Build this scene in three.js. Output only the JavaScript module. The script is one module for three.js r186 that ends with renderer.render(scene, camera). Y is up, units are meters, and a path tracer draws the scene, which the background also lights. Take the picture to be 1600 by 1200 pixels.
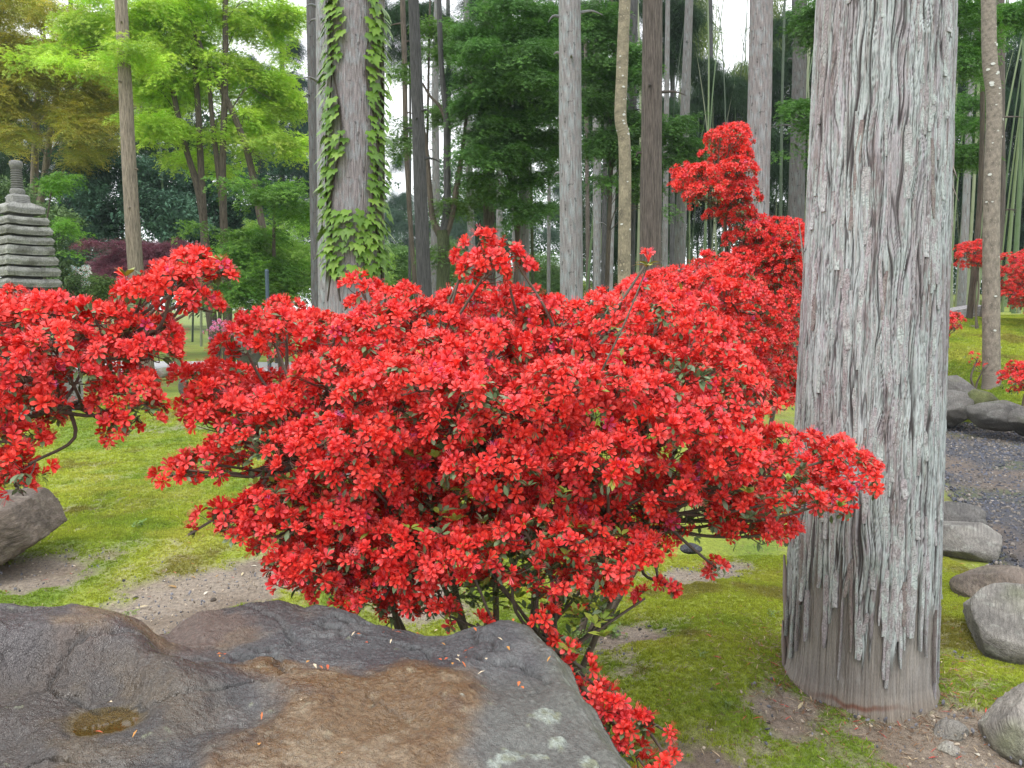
import * as THREE from 'three';
import { ImprovedNoise } from 'three/addons/math/ImprovedNoise.js';
import { mergeGeometries, mergeVertices } from 'three/addons/utils/BufferGeometryUtils.js';

// ---------------------------------------------------------------- camera, sky, light, exposure
const scene = new THREE.Scene();
const camera = new THREE.PerspectiveCamera(50.02, 4 / 3, 0.05, 400);
const PITCH = 5.5 * Math.PI / 180, EYE = 1.5;
camera.position.set(0, EYE, 0);
camera.rotation.set(-PITCH, 0, 0);
camera.updateMatrixWorld(true);
{ // an evenly overcast, bright sky: brighter overhead than at the horizon
  const W = 64, H = 32, data = new Float32Array(W * H * 4);
  for (let j = 0; j < H; j++) for (let i = 0; i < W; i++) {
    const el = Math.sin(((j + 0.5) / H - 0.5) * Math.PI), k = (j * W + i) * 4, l = 0.72 + 0.5 * Math.max(0, el);
    data[k] = l * 0.975; data[k + 1] = l * 0.995; data[k + 2] = l * 1.045; data[k + 3] = 1;
  }
  const sky = new THREE.DataTexture(data, W, H, THREE.RGBAFormat, THREE.FloatType);
  sky.mapping = THREE.EquirectangularReflectionMapping; sky.magFilter = THREE.LinearFilter; sky.needsUpdate = true;
  scene.background = sky; scene.environment = sky;
}
const sun = new THREE.DirectionalLight(new THREE.Color(1, 0.965, 0.9), 1.1);
sun.position.set(-14, 40, 16); sun.target.position.set(0, 0, -6);
sun.castShadow = true; sun.shadow.radius = 34; sun.shadow.mapSize.set(2048, 2048);
Object.assign(sun.shadow.camera, { left: -30, right: 30, top: 40, bottom: -30, near: 1, far: 120 });
scene.add(sun, sun.target);
scene.fog = new THREE.FogExp2(new THREE.Color(0.8, 0.92, 1.0), 0.0006);
const renderer = new THREE.WebGLRenderer({ antialias: true });
renderer.toneMapping = THREE.LinearToneMapping;
renderer.toneMappingExposure = 2.18;
renderer.shadowMap.enabled = true; renderer.shadowMap.type = THREE.PCFSoftShadowMap;

// ---------------------------------------------------------------- helpers
const { sin, cos, abs, min, max, PI, sqrt, pow, floor, exp, atan2, hypot, tan } = Math;
const V = (x, y, z) => new THREE.Vector3(x, y, z);
const rng = (a) => () => { a = (a + 0x6d2b79f5) | 0; let t = Math.imul(a ^ (a >>> 15), 1 | a); t = (t + Math.imul(t ^ (t >>> 7), 61 | t)) ^ t; return ((t ^ (t >>> 14)) >>> 0) / 4294967296; };
const NZ = new ImprovedNoise();
const n3 = (x, y, z) => NZ.noise(x + 31.7, y + 17.3, z + 53.1);
const fbm = (x, y, z, o = 4) => { let s = 0, a = 0.5; for (let i = 0; i < o; i++) { s += a * n3(x, y, z); x *= 2.03; y *= 2.03; z *= 2.03; a *= 0.5; } return s; };
const clamp = (x, a = 0, b = 1) => max(a, min(b, x));
const ss = (a, b, x) => { const t = clamp((x - a) / (b - a)); return t * t * (3 - 2 * t); };
const lerp = (a, b, t) => a + (b - a) * t;
const mix3 = (a, b, t) => [lerp(a[0], b[0], t), lerp(a[1], b[1], t), lerp(a[2], b[2], t)];
const C = (r, g, b) => new THREE.Color().setRGB(r, g, b);
const FPX = 1286, CP = cos(PITCH), SP = sin(PITCH);
// the point seen in direction (px, py) of a 1600 x 1200 sheet whose plan distance ahead of the eye is d metres
function P(px, py, d) {
  const x = (px - 800) / FPX, y = -(py - 600) / FPX, dy = y * CP - SP, dz = -(y * SP + CP), k = d / -dz;
  return V(x * k, EYE + dy * k, -d);
}
const M = (px, d) => px * d / FPX;                       // a length of px pixels at d metres
function project(v) { const y = v.y - EYE, w = -(y * SP + v.z * CP); return [800 + FPX * v.x / w, 600 - FPX * (y * CP - v.z * SP) / w, w]; }
const used = {};
function numbered(n) { const k = used[n] = (used[n] ?? -1) + 1; return k ? n + '_' + String(k).padStart(3, '0') : n; }
function tag(o, label, category, group) { o.userData.label = label; o.userData.category = category; if (group) o.userData.group = group; return o; }
function thing(name, label, category, pos, group) { const o = new THREE.Group(); o.name = numbered(name); if (pos) o.position.copy(pos); scene.add(o); return tag(o, label, category, group); }
function mesh(name, geo, mat, parent) { const m = new THREE.Mesh(geo, mat); m.name = parent ? name : numbered(name); m.castShadow = m.receiveShadow = true; (parent || scene).add(m); return m; }
function struct(name, geo, mat) { const m = mesh(name, geo, mat); m.userData.kind = 'structure'; return m; }
function stuff(m) { m.userData.kind = 'stuff'; return m; }
function inst(name, geo, mat, list, parent) {          // list of [Matrix4, Color|null]
  const m = new THREE.InstancedMesh(geo, mat, list.length); m.name = parent ? name : numbered(name); m.castShadow = m.receiveShadow = true;
  list.forEach(([mm, c], i) => { m.setMatrixAt(i, mm); m.setColorAt(i, c || C(1, 1, 1)); });
  (parent || scene).add(m); return m;
}
const UP = V(0, 1, 0);
const TMP = new THREE.Object3D();
function mat4(pos, quat, s) { return new THREE.Matrix4().compose(pos, quat, typeof s === 'number' ? V(s, s, s) : s); }
const qUp = (dir, spin = 0) => new THREE.Quaternion().setFromUnitVectors(UP, dir.clone().normalize()).multiply(new THREE.Quaternion().setFromAxisAngle(UP, spin));
const qEuler = (x, y, z, o = 'YXZ') => new THREE.Quaternion().setFromEuler(new THREE.Euler(x, y, z, o));
function geoFrom(pos, idx, uv, col) {
  const g = new THREE.BufferGeometry();
  g.setAttribute('position', new THREE.Float32BufferAttribute(pos, 3));
  if (uv) g.setAttribute('uv', new THREE.Float32BufferAttribute(uv, 2));
  if (col) g.setAttribute('color', new THREE.Float32BufferAttribute(col, 3));
  g.setIndex(idx); g.computeVertexNormals(); return g;
}
// a tapering limb along points with a radius at each; uv in metres
function limb(pts, rad, seg = 10, steps = 0, rough = 0, seed = 0) {
  const curve = pts.length > 2 ? new THREE.CatmullRomCurve3(pts, false, 'centripetal') : new THREE.LineCurve3(pts[0], pts[1]);
  const n = steps || (pts.length - 1) * 5, pos = [], uv = [], idx = [];
  const len = curve.getLength(); let N = V(1, 0, 0.13).normalize();
  for (let i = 0; i <= n; i++) {
    const t = i / n, p = curve.getPoint(t), T = curve.getTangent(t), f = t * (rad.length - 1), k = min(rad.length - 2, floor(f));
    const r0 = lerp(rad[k], rad[k + 1], f - k);
    N.addScaledVector(T, -N.dot(T)); if (N.lengthSq() < 1e-6) N.set(0, 0, 1).addScaledVector(T, -T.z); N.normalize(); const B = T.clone().cross(N);
    for (let j = 0; j <= seg; j++) {
      const a = j / seg * 2 * PI, ca = cos(a), sa = sin(a);
      let r = r0; if (rough) r *= 1 + rough * (fbm(ca * 1.3 + seed, p.y * 1.2, sa * 1.3, 3) * 1.2 + 0.35 * n3(ca * 5 + seed, p.y * 2.5, sa * 5));
      pos.push(p.x + (N.x * ca + B.x * sa) * r, p.y + (N.y * ca + B.y * sa) * r, p.z + (N.z * ca + B.z * sa) * r);
      uv.push(j / seg * max(1, Math.round(2 * PI * rad[0] / 0.5)) * 0.5, t * len);
    }
  }
  for (let i = 0; i < n; i++) for (let j = 0; j < seg; j++) { const a = i * (seg + 1) + j, b = a + seg + 1; idx.push(a, a + 1, b, a + 1, b + 1, b); }
  return geoFrom(pos, idx, uv);
}
function tex(size, fn, srgb = false, h = size) {
  const d = new Uint8Array(size * h * 4);
  for (let j = 0; j < h; j++) for (let i = 0; i < size; i++) { const c = fn(i / size, j / h), k = (j * size + i) * 4; if (typeof c === 'number') d[k] = d[k + 1] = d[k + 2] = clamp(c) * 255; else { d[k] = clamp(c[0]) * 255; d[k + 1] = clamp(c[1]) * 255; d[k + 2] = clamp(c[2]) * 255; } d[k + 3] = 255; }
  const t = new THREE.DataTexture(d, size, h); t.wrapS = t.wrapT = THREE.RepeatWrapping; t.magFilter = THREE.LinearFilter; t.minFilter = THREE.LinearMipmapLinearFilter; t.generateMipmaps = true; t.needsUpdate = true; if (srgb) t.colorSpace = THREE.SRGBColorSpace; return t;
}
// tileable noise on a torus of period 1
const h2 = (i, j, s) => { let h = Math.imul(i, 374761393) + Math.imul(j, 668265263) + Math.imul(s, 1274126177); h = Math.imul(h ^ (h >>> 13), 1274126177); return ((h ^ (h >>> 16)) >>> 0) / 4294967296 * 6.2831853; };
const tn = (u, v, fu, fv, s = 0) => { fu = Math.round(fu); fv = Math.round(fv); const x = u * fu, y = v * fv, i = floor(x), j = floor(y), a = x - i, b = y - j, S = Math.round(s * 131) + 7, g = (p, q, dx, dy) => { const t = h2(((p % fu) + fu) % fu, ((q % fv) + fv) % fv, S); return cos(t) * dx + sin(t) * dy; }, U = a * a * a * (a * (a * 6 - 15) + 10), W = b * b * b * (b * (b * 6 - 15) + 10); return 1.4 * lerp(lerp(g(i, j, a, b), g(i + 1, j, a - 1, b), U), lerp(g(i, j + 1, a, b - 1), g(i + 1, j + 1, a - 1, b - 1), U), W); };
const tf = (u, v, fu, fv, s = 0, o = 4) => { let r = 0, a = 0.5; for (let i = 0; i < o; i++) { r += a * tn(u, v, fu, fv, s + i * 3.1); fu *= 2; fv *= 2; a *= 0.55; } return r; };
const softBark = tex(512, (u, v) => 0.8 + 0.4 * tf(u, v, 40, 4, 31, 4) + 0.3 * tf(u, v, 90, 60, 33, 2));
const lichTex = tex(512, (u, v) => { const a = ss(-0.1, 0.14, tf(u, v, 10, 5, 41, 5)), b = tf(u, v, 60, 40, 43, 3), f = ss(0.06, 0.0, abs(tn(u, v, 30, 4, 45) + 0.3 * tf(u, v, 20, 20, 47, 2))); let c = mix3([0.67, 0.63, 0.645], [0.8, 0.86, 0.845], a); c = mix3(c, [0.5, 0.44, 0.43], ss(0.15, 0.35, tf(u, v, 14, 4, 49, 3)) * 0.7); const k = (1 + 0.9 * b) * (1 - 0.55 * f); return [c[0] * k, c[1] * k, c[2] * k]; });
const mapScale = (t, x, y) => { const c = t.clone(); c.repeat.set(x, y); c.needsUpdate = true; return c; };

// ---------------------------------------------------------------- materials
const std = (o) => new THREE.MeshStandardMaterial(Object.assign({ roughness: 0.85 }, o));
const leafMat = (c, tr = 0.35, o = {}) => new THREE.MeshPhysicalMaterial(Object.assign({ color: c, roughness: 0.72, transmission: tr, thickness: 0, side: THREE.DoubleSide, specularIntensity: 0.5 }, o));
const barkTex = tex(512, (u, v) => 0.68 + 0.75 * tf(u, v, 26, 3, 1, 4) + 0.6 * tf(u, v, 60, 10, 5, 3));
const barkBump = tex(512, (u, v) => 0.5 + 0.7 * tf(u, v, 30, 3, 2, 4) + 0.3 * tf(u, v, 80, 16, 7, 2));
const smoothTex = tex(512, (u, v) => { const sp = ss(0.24, 0.3, tf(u, v, 14, 22, 9, 2)); const s = 0.7 + 0.55 * tf(u, v, 6, 10, 1, 4) + 0.4 * tf(u, v, 40, 60, 3, 2); return [lerp(s, 1, sp), lerp(s, 1, sp), lerp(s, 1, sp)]; });
const mottle = tex(512, (u, v) => { const l = ss(-0.05, 0.2, tf(u, v, 8, 5, 4, 4)), kn = ss(0.3, 0.4, tf(u, v, 7, 9, 14, 3)), s = (0.68 + 0.65 * tf(u, v, 34, 5, 6, 4) + 0.3 * tf(u, v, 90, 60, 2, 2)) * (1 - 0.5 * kn); return mix3([s * 0.95, s * 0.9, s * 0.88], [s * 0.98, s * 1.05, s * 1.05], l); });
const grainTex = tex(512, (u, v) => 0.74 + 0.5 * tf(u, v, 24, 24, 3, 4) + 0.6 * tf(u, v, 150, 150, 8, 2));
const grainBump = tex(512, (u, v) => 0.5 + 0.5 * tf(u, v, 30, 30, 5, 4) + 0.4 * tf(u, v, 130, 130, 2, 2));
const barkM = (c, map = barkTex, bs = 0.012) => std({ color: c, map: mapScale(map, 2, 1.2), bumpMap: mapScale(barkBump, 2, 1.2), bumpScale: bs, roughness: 0.92 });
const BK = {
  pale: barkM(C(0.36, 0.36, 0.37), mottle), grey: barkM(C(0.25, 0.25, 0.25), mottle), dark: barkM(C(0.085, 0.085, 0.085)), dim: barkM(C(0.15, 0.148, 0.15), mottle), brown: barkM(C(0.155, 0.128, 0.112)),
  tan: barkM(C(0.3, 0.25, 0.19)), smooth: std({ color: C(0.27, 0.235, 0.16), map: mapScale(smoothTex, 1.2, 1), bumpMap: mapScale(barkBump, 2, 1.2), bumpScale: 0.003, roughness: 0.8 }),
  spotted: std({ color: C(0.28, 0.24, 0.2), map: mapScale(smoothTex, 2, 2.2), bumpMap: mapScale(barkBump, 2, 1.2), bumpScale: 0.004, roughness: 0.85 }),
  mossy: barkM(C(0.075, 0.095, 0.04)), lilac: barkM(C(0.34, 0.32, 0.335), mottle), stem: barkM(C(0.13, 0.105, 0.08)),
  twig: std({ color: C(0.1, 0.075, 0.055), roughness: 0.9 }), limbs: std({ color: C(0.16, 0.13, 0.1), roughness: 0.9, map: mapScale(barkTex, 8, 5) }),
};

// ---------------------------------------------------------------- the ground
const flat = (px, py, h = 0) => { const y = -(py - 600) / FPX, dy = y * CP - SP, dz = -(y * SP + CP), k = (h - EYE) / dy; return V((px - 800) / FPX * k, h, dz * k); };
const TREE = V(1.335, 0, -3.06);
const PATHN = [[1.7, 1], [2.0, -2], [2.3, -3.6], [3.05, -5.4], [4.2, -8.6], [4.6, -12], [4.9, -16], [5.5, -22], [7, -32], [12, -70]], PATHF = [[5.2, 1], [5.2, -4], [6.1, -7.5], [6.45, -9.4], [5.75, -10.6], [6.0, -14], [6.7, -18], [8, -26], [11, -40], [18, -70]];
const along = (L, z) => { for (let i = 0; i < L.length - 1; i++) if (z <= L[i][1] && z >= L[i + 1][1]) return lerp(L[i][0], L[i + 1][0], (L[i][1] - z) / (L[i][1] - L[i + 1][1])); return z > 0 ? L[0][0] : L[L.length - 1][0]; };
const onPath = (x, z) => { const a = along(PATHN, z), b = along(PATHF, z), w = 0.12 * n3(x * 2.5, 0, z * 2.5) + 0.1 * n3(x * 0.8, 3, z * 0.8); return min(x - a, b - x) + w; };
const gauss = (x, z, cx, cz, r) => exp(-((x - cx) ** 2 + (z - cz) ** 2) / (r * r));
const MOUNDS = [[0.72, -3.1, 0.42, 0.075], [1.0, -3.9, 0.5, 0.06], [0.9, -3.35, 0.2, 0.03], [1.9, -3.0, 0.35, 0.05], [2.15, -3.7, 0.3, 0.06], [1.335, -3.06, 0.42, 0.05], [-1.3, -5.2, 0.8, 0.07], [-2.6, -6.0, 0.9, 0.09], [-2.2, -8, 1.3, 0.12], [-1.2, -8.5, 1, 0.08], [-4, -11, 2, 0.16]];
function groundH(x, z) {
  const d = hypot(x, z), p = ss(-0.15, 0.35, onPath(x, z));
  let h = 0.05 * fbm(x * 0.5, 1, z * 0.5, 3) + 0.1 * ss(3, 12, d) * fbm(x * 0.22, 7, z * 0.22, 2);
  let m = 0; for (const a of MOUNDS) m += a[3] * gauss(x, z, a[0], a[1], a[2]);
  h += m + 0.035 * fbm(x * 2.2, 5, z * 2.2, 3) * ss(26, 8, d);
  h *= 1 - p * 0.85; h -= 0.03 * p;
  const far = x - along(PATHF, z);                                       // the mossy bank beyond the path
  h += (0.08 + 0.205 * clamp(-z - 9.4, 0, 5.6)) * ss(-0.1, 1.1, far) * ss(-8.8, -9.8, z) + 0.3 * ss(3, 12, far) * ss(-12, -6, z);
  h += 0.9 * ss(24, 60, d) * ss(-4, 10, x + 0.1 * d) - 0.12 * ss(10, 22, d) * ss(2, -4, x);
  return h;
}
const SANDS = [[flat(250, 950), 0.38], [flat(400, 910), 0.36], [flat(500, 890), 0.3], [flat(1085, 905), 0.2], [flat(1140, 885), 0.13], [flat(1430, 1165), 0.17], [flat(1560, 1180), 0.22], [flat(1090, 1190), 0.2], [flat(40, 905), 0.28], [flat(1240, 1130), 0.12], [flat(990, 1000), 0.12], [flat(640, 940), 0.3], [flat(1300, 1330), 0.3]].map(([p, r]) => [p.x, p.z, r]);
function mossAmount(x, z) {
  let b = 0.4; for (const s of SANDS) b -= 1.0 * gauss(x, z, s[0], s[1], s[2]);
  const d = hypot(x, z);
  return clamp(0.5 + (b + 0.95 * fbm(x * 1.6, 11, z * 1.6, 4) + 0.75 * fbm(x * 8, 2, z * 8, 4) - 0.12 * ss(14, 5, d) + 0.12) * 1.7);
}
const SAND = [0.265, 0.22, 0.172], SOIL = [0.165, 0.125, 0.09], MOSS = [[0.235, 0.285, 0.03], [0.14, 0.215, 0.022], [0.3, 0.31, 0.055], [0.15, 0.125, 0.035]];
function mossColor(x, z) {
  const a = fbm(x * 0.9, 21, z * 0.9, 3), b = fbm(x * 3.1, 23, z * 3.1, 3), c = fbm(x * 1.7, 29, z * 1.7, 3);
  let k = mix3(MOSS[0], MOSS[1], ss(-0.12, 0.3, a + b * 0.5));
  k = mix3(k, MOSS[2], ss(0.0, 0.35, c) * 0.75); return mix3(k, MOSS[3], ss(0.12, 0.4, b - a) * 0.7);
}
{
  const NX = 520, NV = 560, pos = [], uv = [], col = [], idx = [];
  for (let j = 0; j <= NV; j++) {
    const v = lerp(-0.15, 1, j / NV), d = v < 0 ? 1.2 + 7 * v - 6000 * abs(v) ** 3 : 1.3 + 6.2 * v + 240 * v ** 6;
    for (let i = 0; i <= NX; i++) {
      const u = i / NX * 2 - 1, x = (2.7 * u + 170 * u ** 7) * (1 + 0.02 * max(0, d)) + 0.15, z = -d;
      const m = mossAmount(x, z), pth = onPath(x, z), pp = ss(-0.05, 0.12, pth);
      const y = groundH(x, z) + 0.012 * m * ss(0, 0.4, m) + 0.006 * n3(x * 40, 3, z * 40);
      let c = mix3(SAND, SOIL, clamp(ss(-0.05, 0.35, fbm(x * 2.3, 41, z * 2.3, 4)) * 0.8 + 0.25 * gauss(x, z, TREE.x, TREE.z, 0.5)));
      c = mix3(c, mossColor(x, z), m); c = mix3(c, [0.075, 0.07, 0.066], pp);
      const far = ss(26, 44, d) ; c = mix3(c, [0.1, 0.14, 0.025], far * 0.6 * (1 - pp));
      pos.push(x, y, z); uv.push(x, z); col.push(...c);
    }
  }
  for (let j = 0; j < NV; j++) for (let i = 0; i < NX; i++) { const a = j * (NX + 1) + i, b = a + NX + 1; idx.push(a, a + 1, b, a + 1, b + 1, b); }
  struct('ground', geoFrom(pos, idx, uv, col), std({ vertexColors: true, map: mapScale(grainTex, 1.7, 1.7), bumpMap: mapScale(grainBump, 2.3, 2.3), bumpScale: 0.012, roughness: 0.97, color: C(1.25, 1.25, 1.25) }));
}
{ // the dark gravel path beyond the big trunk
  const NZ_ = 150, NXp = 24, pos = [], uv = [], col = [], idx = [];
  for (let j = 0; j <= NZ_; j++) { const z = lerp(0.8, -8.2, Math.min(1, j / 100)) + (j > 100 ? -50 * pow((j - 100) / 50, 1.6) : 0);
    for (let i = 0; i <= NXp; i++) { const a = along(PATHN, z) + 0.03, b = along(PATHF, z) - 0.03, x = lerp(a, b, i / NXp), e = onPath(x, z);
      pos.push(x, groundH(x, z) + 0.022 * ss(0.0, 0.25, e) - 0.02 * ss(0.05, -0.1, e), z); uv.push(x, z);
      const t = fbm(x * 1.3, 51, z * 1.3, 4); col.push(...mix3(mix3([0.075, 0.075, 0.085], [0.16, 0.125, 0.1], ss(-0.05, 0.25, t)), [0.1, 0.13, 0.035], ss(0.1, 0.3, fbm(x * 1.9, 57, z * 1.9, 3)) * 0.55)); } }
  for (let j = 0; j < NZ_; j++) for (let i = 0; i < NXp; i++) { const a = j * (NXp + 1) + i, b = a + NXp + 1; idx.push(a, a + 1, b, a + 1, b + 1, b); }
  struct('gravel_path', geoFrom(pos, idx, uv, col), std({ vertexColors: true, map: mapScale(grainTex, 1.3, 1.3), bumpMap: mapScale(grainBump, 1.9, 1.9), bumpScale: 0.02, roughness: 0.95, color: C(1.2, 1.2, 1.2) }));
}
{ // pale walk far off on the left, with its kerb
  const pos = [], idx = [], col = []; for (let i = 0; i <= 60; i++) { const x = lerp(-26, -2.4, i / 60), zz = -19.8 - 0.6 * sin(x * 0.2); for (const k of [0, 1]) { const z = zz - k * 3.2; pos.push(x, max(groundH(x, zz), groundH(x, z)) + 0.05, z); } if (i) { const a = i * 2 - 2; idx.push(a, a + 2, a + 1, a + 2, a + 3, a + 1); } }
  struct('path', geoFrom(pos, idx), std({ color: C(0.42, 0.42, 0.44), roughness: 0.95 }));
}
const GR = rng(77);
{ // short moss, too fine to count
  const bl = [], id = [], r = rng(5);
  for (let k = 0; k < 9; k++) { const a = r() * 6.28, q = r() * 0.011, x = cos(a) * q, z = sin(a) * q, h = 0.003 + r() * 0.005, w = 0.0026, b = r() * 6.28, lx = (r() - 0.5) * 0.008, lz = (r() - 0.5) * 0.008, o = bl.length / 3; bl.push(x - cos(b) * w, -0.003, z - sin(b) * w, x + cos(b) * w, -0.003, z + sin(b) * w, x + lx, h, z + lz); id.push(o, o + 1, o + 2); }
  const g = geoFrom(bl, id), list = [];
  const put = (n, f) => { for (let k = 0; k < n; k++) { const [x, z, s] = f(); const m = mossAmount(x, z); if (GR() > (m - 0.25) * 1.6 || onPath(x, z) > 0) continue; const c = mossColor(x, z), b = 0.95 + 0.75 * GR(); list.push([mat4(V(x, groundH(x, z) + 0.012 * m, z), qEuler((GR() - 0.5) * 0.5, GR() * 6.28, (GR() - 0.5) * 0.5), s * (0.7 + 0.7 * GR())), C(c[0] * b * 1.15, c[1] * b * 1.1, c[2] * b)]); } };
  put(80000, () => [lerp(0.2, 2.6, GR()), -lerp(2.0, 4.8, GR()), 1]);
  put(60000, () => [lerp(-3.4, 0.2, GR()), -lerp(2.3, 5.5, GR()), 1.1]);
  put(80000, () => { const d = lerp(5, 13, GR() ** 1.3); return [d * lerp(-0.66, 0.2, GR()), -d, 1.3 + d * 0.07]; });
  put(40000, () => { const d = lerp(9, 18, GR()); return [d * lerp(0.5, 0.68, GR()), -d, 1.5 + d * 0.07]; });
  stuff(inst('moss', g, leafMat(C(1, 1, 1), 0.25, { roughness: 0.9 }), list)); tag(scene.children[scene.children.length - 1], 'short green moss growing over the garden ground', 'moss');
}
function rockGeo(seed, sx, sy, sz, det = 18, facets = 7, rough = 0.06) {
  const g = mergeVertices(new THREE.IcosahedronGeometry(1, det).deleteAttribute('normal').deleteAttribute('uv')), p = g.attributes.position, r = rng(seed), cuts = [];
  for (let k = 0; k < facets; k++) cuts.push([V(r() - 0.5, (r() - 0.35) * 0.9, r() - 0.5).normalize(), 0.62 + r() * 0.25]);
  const uv = [], v = V(0, 0, 0);
  for (let i = 0; i < p.count; i++) {
    v.fromBufferAttribute(p, i); let k = 1 + 0.22 * fbm(v.x * 1.1 + seed, v.y * 1.1, v.z * 1.1, 2);
    for (const [n, d] of cuts) { const t = v.dot(n) * k; if (t > d) k *= lerp(1, d / t, 0.88); }
    k += rough * fbm(v.x * 4 + seed, v.y * 4, v.z * 4, 4) + rough * 0.3 * n3(v.x * 16, v.y * 16, v.z * 16 + seed);
    v.multiplyScalar(k); p.setXYZ(i, v.x * sx, v.y * sy, v.z * sz); uv.push((v.x + v.z * 0.6) * sx, (v.y + v.z * 0.5) * sy * 1.3);
  }
  g.setAttribute('uv', new THREE.Float32BufferAttribute(uv, 2));
  const col = []; for (let i = 0; i < p.count; i++) { const x = p.getX(i), y = p.getY(i), z = p.getZ(i), a = fbm(x * 5 + seed, y * 5, z * 5, 4), b = fbm(x * 16, y * 16 + seed, z * 16, 3); let c = mix3([1, 0.97, 0.92], [0.62, 0.6, 0.58], ss(-0.2, 0.3, a)); c = mix3(c, [1.35, 1.4, 1.32], ss(0.16, 0.26, b) * 0.55); c = mix3(c, [0.6, 0.72, 0.36], ss(0.05, 0.4, fbm(x * 3, y * 3, z * 3 + seed, 3)) * 0.55); col.push(...c); }
  g.setAttribute('color', new THREE.Float32BufferAttribute(col, 3)); g.computeVertexNormals(); return g;
}
const stoneM = (c) => std({ color: c, vertexColors: true, map: mapScale(grainTex, 3, 3), bumpMap: mapScale(grainBump, 4, 4), bumpScale: 0.01, roughness: 0.88 });
const ST = { grey: stoneM(C(0.3, 0.29, 0.27)), dark: stoneM(C(0.17, 0.165, 0.16)), pale: stoneM(C(0.42, 0.4, 0.37)), brown: stoneM(C(0.22, 0.18, 0.15)), green: stoneM(C(0.14, 0.16, 0.06)), blue: stoneM(C(0.075, 0.08, 0.1)) };
{ // dark gravel on the path and stray grit on the bare soil
  const g = new THREE.DodecahedronGeometry(1, 0), list = [];
  const put = (n, f, w) => { for (let k = 0; k < n; k++) { const [x, z, s] = f(); if (!w(x, z)) continue; const b = 0.5 + GR() * 1.1, t = GR(); list.push([mat4(V(x, groundH(x, z) + 0.022, z), qEuler(GR() * 6, GR() * 6, GR() * 6), V(s * (0.6 + GR()), s * (0.4 + 0.4 * GR()), s * (0.6 + GR() * 0.8))), t < 0.55 ? C(0.07 * b, 0.075 * b, 0.095 * b) : t < 0.85 ? C(0.13 * b, 0.115 * b, 0.1 * b) : C(0.18 * b, 0.16 * b, 0.14 * b)]); } };
  put(60000, () => { const d = 0.6 + 15.4 * GR() ** 1.4; return [lerp(along(PATHN, -d), along(PATHF, -d), GR()), -d, (0.004 + 0.0085 * GR() ** 3) * (1 + d * 0.06)]; }, (x, z) => onPath(x, z) > 0 && fbm(x * 1.3, 51, z * 1.3, 3) + (GR() - 0.5) * 0.9 < 0.12);
  const gr = stuff(inst('gravel', g, std({ color: C(1, 1, 1), roughness: 0.9 }), list)); tag(gr, 'loose dark grey gravel scattered on the path', 'gravel');
  const l2 = list.splice(0) && []; list.length = 0;
  put(26000, () => [lerp(-3, 2.8, GR()), -lerp(2.0, 5.4, GR()), 0.0016 + 0.006 * GR() ** 4], (x, z) => mossAmount(x, z) < 0.5 && onPath(x, z) < 0);
  const gt = stuff(inst('grit', g, std({ color: C(1.8, 1.7, 1.5), roughness: 0.95 }), list)); tag(gt, 'fine grit and crumbs lying on the bare sandy soil', 'grit');
}
{ // brown needles, bits of bark and twig scattered thin over the soil and moss
  const r = rng(88), g = leafGeo(0.03, 0.0011, 0.2, 2, 0.2), list = [];
  for (let k = 0; k < 7000; k++) { const near = r() < 0.35, a = r() * 6.28, q = 0.27 + 0.6 * r() * r(), x = near ? TREE.x + cos(a) * q : lerp(-3, 2.8, r()), z = near ? TREE.z + sin(a) * q : -lerp(1.9, 6, r()); if (onPath(x, z) > 0) continue; const b = 0.5 + r(), t = r(); list.push([mat4(V(x, groundH(x, z) + 0.016 * mossAmount(x, z) + 0.004, z), qEuler((r() - 0.5) * 0.4, r() * 6.28, 0), V(0.6 + 1.6 * r() * r(), 1, 0.4 + 1.1 * r())), t < 0.7 ? C(0.15 * b, 0.085 * b, 0.045 * b) : t < 0.93 ? C(0.32 * b, 0.25 * b, 0.16 * b) : C(0.4 * b, 0.05 * b, 0.04 * b)]); }
  tag(stuff(inst('litter', g, std({ color: C(1, 1, 1), roughness: 0.9 }), list)), 'fine brown needle and petal litter scattered over soil and moss', 'litter');
}

// ---------------------------------------------------------------- the big stone in front
const inPoly = (x, z, L) => { let c = false, d = 1e9; for (let i = 0, j = L.length - 1; i < L.length; j = i++) { const [xi, zi] = L[i], [xj, zj] = L[j]; if ((zi > z) !== (zj > z) && x < (xj - xi) * (z - zi) / (zj - zi) + xi) c = !c; const ex = xj - xi, ez = zj - zi, t = clamp(((x - xi) * ex + (z - zi) * ez) / (ex * ex + ez * ez)); d = min(d, hypot(x - xi - ex * t, z - zi - ez * t)); } return c ? d : -d; };
const polyAt = (L, h) => L.map(([x, y]) => { const p = flat(x, y, h); return [p.x, p.z]; });
const RIM = new THREE.CatmullRomCurve3([[.27, -.8], [.235, -1.2], [.165, -1.5], [.115, -1.72], [.05, -1.865], [-.05, -1.9], [-.2, -1.93], [-.4, -1.99], [-.62, -2.03], [-.77, -1.98], [-.87, -1.86], [-.93, -1.72], [-1.08, -1.67], [-1.35, -1.67], [-1.65, -1.6], [-1.85, -1.35], [-1.85, -1.0], [-1.4, -.72], [-.6, -.66], [0, -.66]].map(([x, z]) => V(x, 0, z)), true, 'centripetal');
let BOULDER; const RC = [-0.7, -1.32];
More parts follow.
